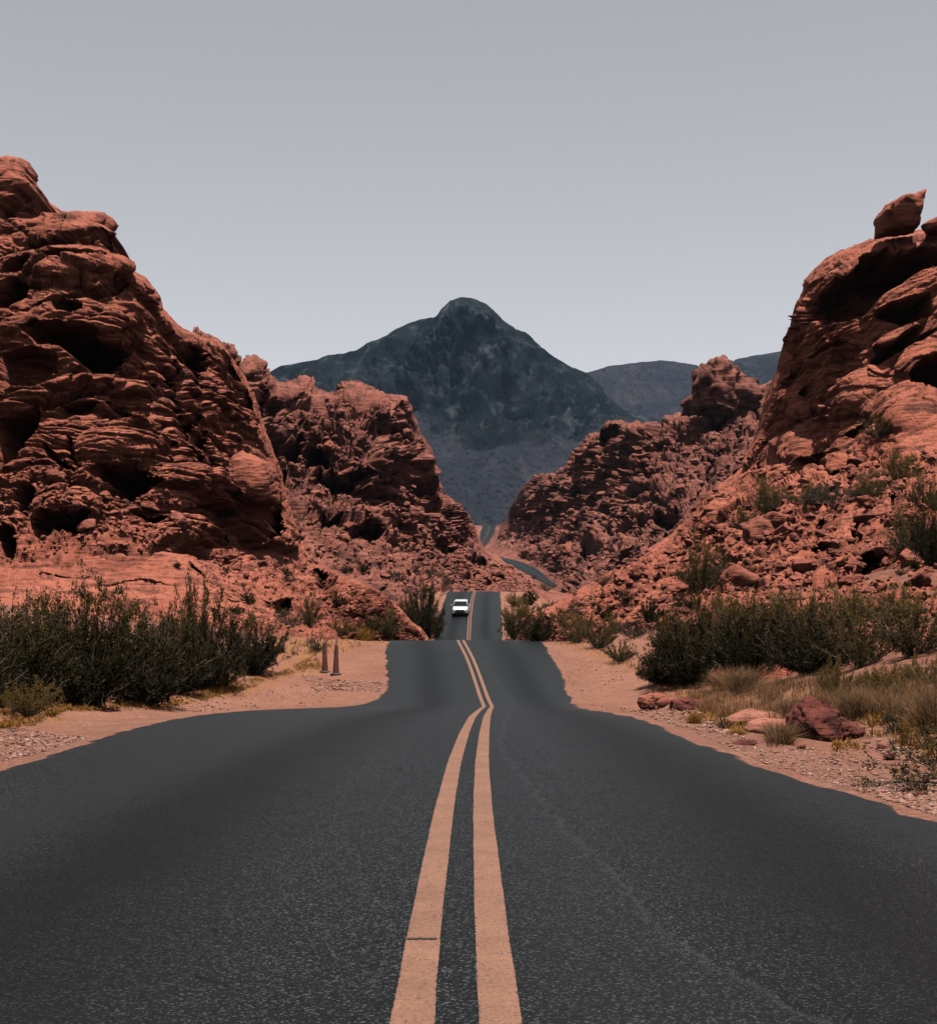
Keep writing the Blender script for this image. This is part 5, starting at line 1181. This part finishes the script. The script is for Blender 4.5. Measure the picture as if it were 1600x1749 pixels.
loft('body', [rring(-2.36, 0.62, 0.34, 0.74, 0.1, 0.1), rring(-2.28, 0.82, 0.26, 0.82, 0.1, 0.14, inset=0.02), rring(-2.05, 0.92, 0.24, 0.92, 0.1, 0.16, inset=0.05), rring(-1.6, 0.94, 0.24, 1.00, 0.08, 0.16, inset=0.07), rring(-1.05, 0.94, 0.24, 1.06, 0.08, 0.14, inset=0.07), rring(0.0, 0.945, 0.24, 1.08, 0.08, 0.12, inset=0.05), rring(1.4, 0.945, 0.24, 1.10, 0.08, 0.12, inset=0.05), rring(2.1, 0.91, 0.28, 1.08, 0.1, 0.14, inset=0.05), rring(2.32, 0.80, 0.36, 1.0, 0.1, 0.14, inset=0.05)], MAT['car_paint'], car)
cab = loft('cabin', [[(s * w_, y_, z_) for s, w_, y_, z_ in ring] for ring in (
    [(1, 0.84, -1.25, 1.03), (1, 0.86, 0.2, 1.03), (1, 0.84, 2.15, 1.03), (-1, 0.84, 2.15, 1.03), (-1, 0.86, 0.2, 1.03), (-1, 0.84, -1.25, 1.03)],
    [(1, 0.72, -0.45, 1.50), (1, 0.75, 0.3, 1.50), (1, 0.71, 1.75, 1.46), (-1, 0.71, 1.75, 1.46), (-1, 0.75, 0.3, 1.50), (-1, 0.72, -0.45, 1.50)],
    [(1, 0.66, -0.30, 1.57), (1, 0.66, 0.4, 1.58), (1, 0.63, 1.45, 1.55), (-1, 0.63, 1.45, 1.55), (-1, 0.66, 0.4, 1.58), (-1, 0.66, -0.30, 1.57)],
    [(1, 0.40, -0.15, 1.595), (1, 0.40, 0.4, 1.60), (1, 0.40, 1.25, 1.57), (-1, 0.40, 1.25, 1.57), (-1, 0.40, 0.4, 1.60), (-1, 0.40, -0.15, 1.595)])], MAT['car_paint'], car)
cab.name = 'roof'
def panel(name, pts, mat, parent, thick=(0, -0.012, 0.006)):
    P = np.array(pts, float); n = len(P); Q = P + np.array(thick)
    i = np.arange(n); Fc = [i[None, ::-1].copy(), (i + n)[None], np.stack([i, np.roll(i, -1), np.roll(i, -1) + n, i + n], -1)]
    return link(name, mesh_np(name, np.concatenate([P, Q]), Fc, False, None, [mat]), parent)
panel('windshield', [(-0.76, -1.21, 1.06), (0.76, -1.21, 1.06), (0.67, -0.46, 1.50), (-0.67, -0.46, 1.50)], MAT['glass'], car, (0, -0.03, 0.018))
for s in (-1, 1):
    panel('side_window', [(s * 0.845, -0.75, 1.10), (s * 0.865, 0.2, 1.10), (s * 0.85, 1.6, 1.10), (s * 0.735, 1.5, 1.42), (s * 0.755, 0.3, 1.44), (s * 0.75, -0.45, 1.42)][::s], MAT['glass'], car, (s * 0.015, 0, 0.004))
    panel('headlight', [(s * 0.46, -2.335, 0.73), (s * 0.88, -2.17, 0.80), (s * 0.90, -2.13, 0.74), (s * 0.60, -2.31, 0.66)][::-s], MAT['lamp'], car, (0, -0.02, 0.004))
    panel('fog_lamp_surround', [(s * 0.44, -2.37, 0.62), (s * 0.90, -2.17, 0.62), (s * 0.90, -2.17, 0.30), (s * 0.44, -2.37, 0.30)][::-s], MAT['black'], car, (0, -0.012, 0))
    panel('bumper_corner', [(s * 0.56, -2.43, 0.54), (s * 0.88, -2.40, 0.57), (s * 0.87, -2.40, 0.45), (s * 0.70, -2.43, 0.40)][::-s], MAT['car_paint'], car, (0, -0.06, 0.02))
    mr = box_mesh('mirror', (0.20, 0.12, 0.14), MAT['car_paint'], 0.04, (s * 1.03, -0.80, 1.12), car)
    box_mesh('mirror_arm', (0.12, 0.06, 0.04), MAT['black'], 0.01, (-s * 0.11, 0, -0.06), mr)
    for yw in (-1.45, 1.35):
        w_ = bpy.data.objects.new('wheel', None); COL.objects.link(w_); w_.parent = car; w_.location = (s * 0.83, yw, 0.34); w_.rotation_euler = (0, math.radians(90), 0)
        lathe('tyre', [(0.22, -0.11), (0.32, -0.115), (0.345, -0.08), (0.345, 0.08), (0.32, 0.115), (0.22, 0.11)], MAT['tyre'], 24, w_)
        lathe('rim', [(0.0, 0.09), (0.08, 0.10), (0.20, 0.085), (0.225, 0.105), (0.225, -0.105), (0.0, -0.09)], MAT['chrome'], 20, w_)
panel('grille', [(-0.50, -2.43, 0.72), (-0.42, -2.43, 0.78), (0.42, -2.43, 0.78), (0.50, -2.43, 0.72), (0.34, -2.44, 0.58), (0.60, -2.43, 0.30), (-0.60, -2.43, 0.30), (-0.34, -2.44, 0.58)], MAT['black'], car, (0, -0.015, 0))
lathe('emblem', [(0.0, 0.012), (0.05, 0.012), (0.055, 0.0)], MAT['chrome'], 16, car).location = (0, -2.455, 0.66)
bpy.data.objects['emblem'].rotation_euler = (math.radians(90), 0, 0)
box_mesh('bumper', (1.80, 0.40, 0.50), MAT['black'], 0.10, (0, -2.22, 0.43), car)
box_mesh('underbody', (1.5, 3.9, 0.14), MAT['black'], 0.03, (0, 0, 0.22), car)

# ------------------------------------------------------------------ haze
HAZE = 1.5e-5
m = bpy.data.materials.new('haze_air'); m.use_nodes = True; n = m.node_tree; n.nodes.clear()
o_ = n.nodes.new('ShaderNodeOutputMaterial'); v_ = n.nodes.new('ShaderNodeVolumePrincipled')
v_.inputs['Color'].default_value = (0.46, 0.70, 1.0, 1); v_.inputs['Density'].default_value = HAZE; v_.inputs['Anisotropy'].default_value = 0.0
n.links.new(v_.outputs[0], o_.inputs['Volume'])
hz = np.array([(x, y, z) for x in (-9500, 9500) for y in (-9500, 9500) for z in (-60, 740)], float) * np.array([1, 1, 1])
o = link('haze', mesh_np('haze', hz, np.array([[0, 1, 3, 2], [4, 6, 7, 5], [0, 4, 5, 1], [2, 3, 7, 6], [0, 2, 6, 4], [1, 5, 7, 3]]), False, None, [m]))
tag(o, kind='stuff')
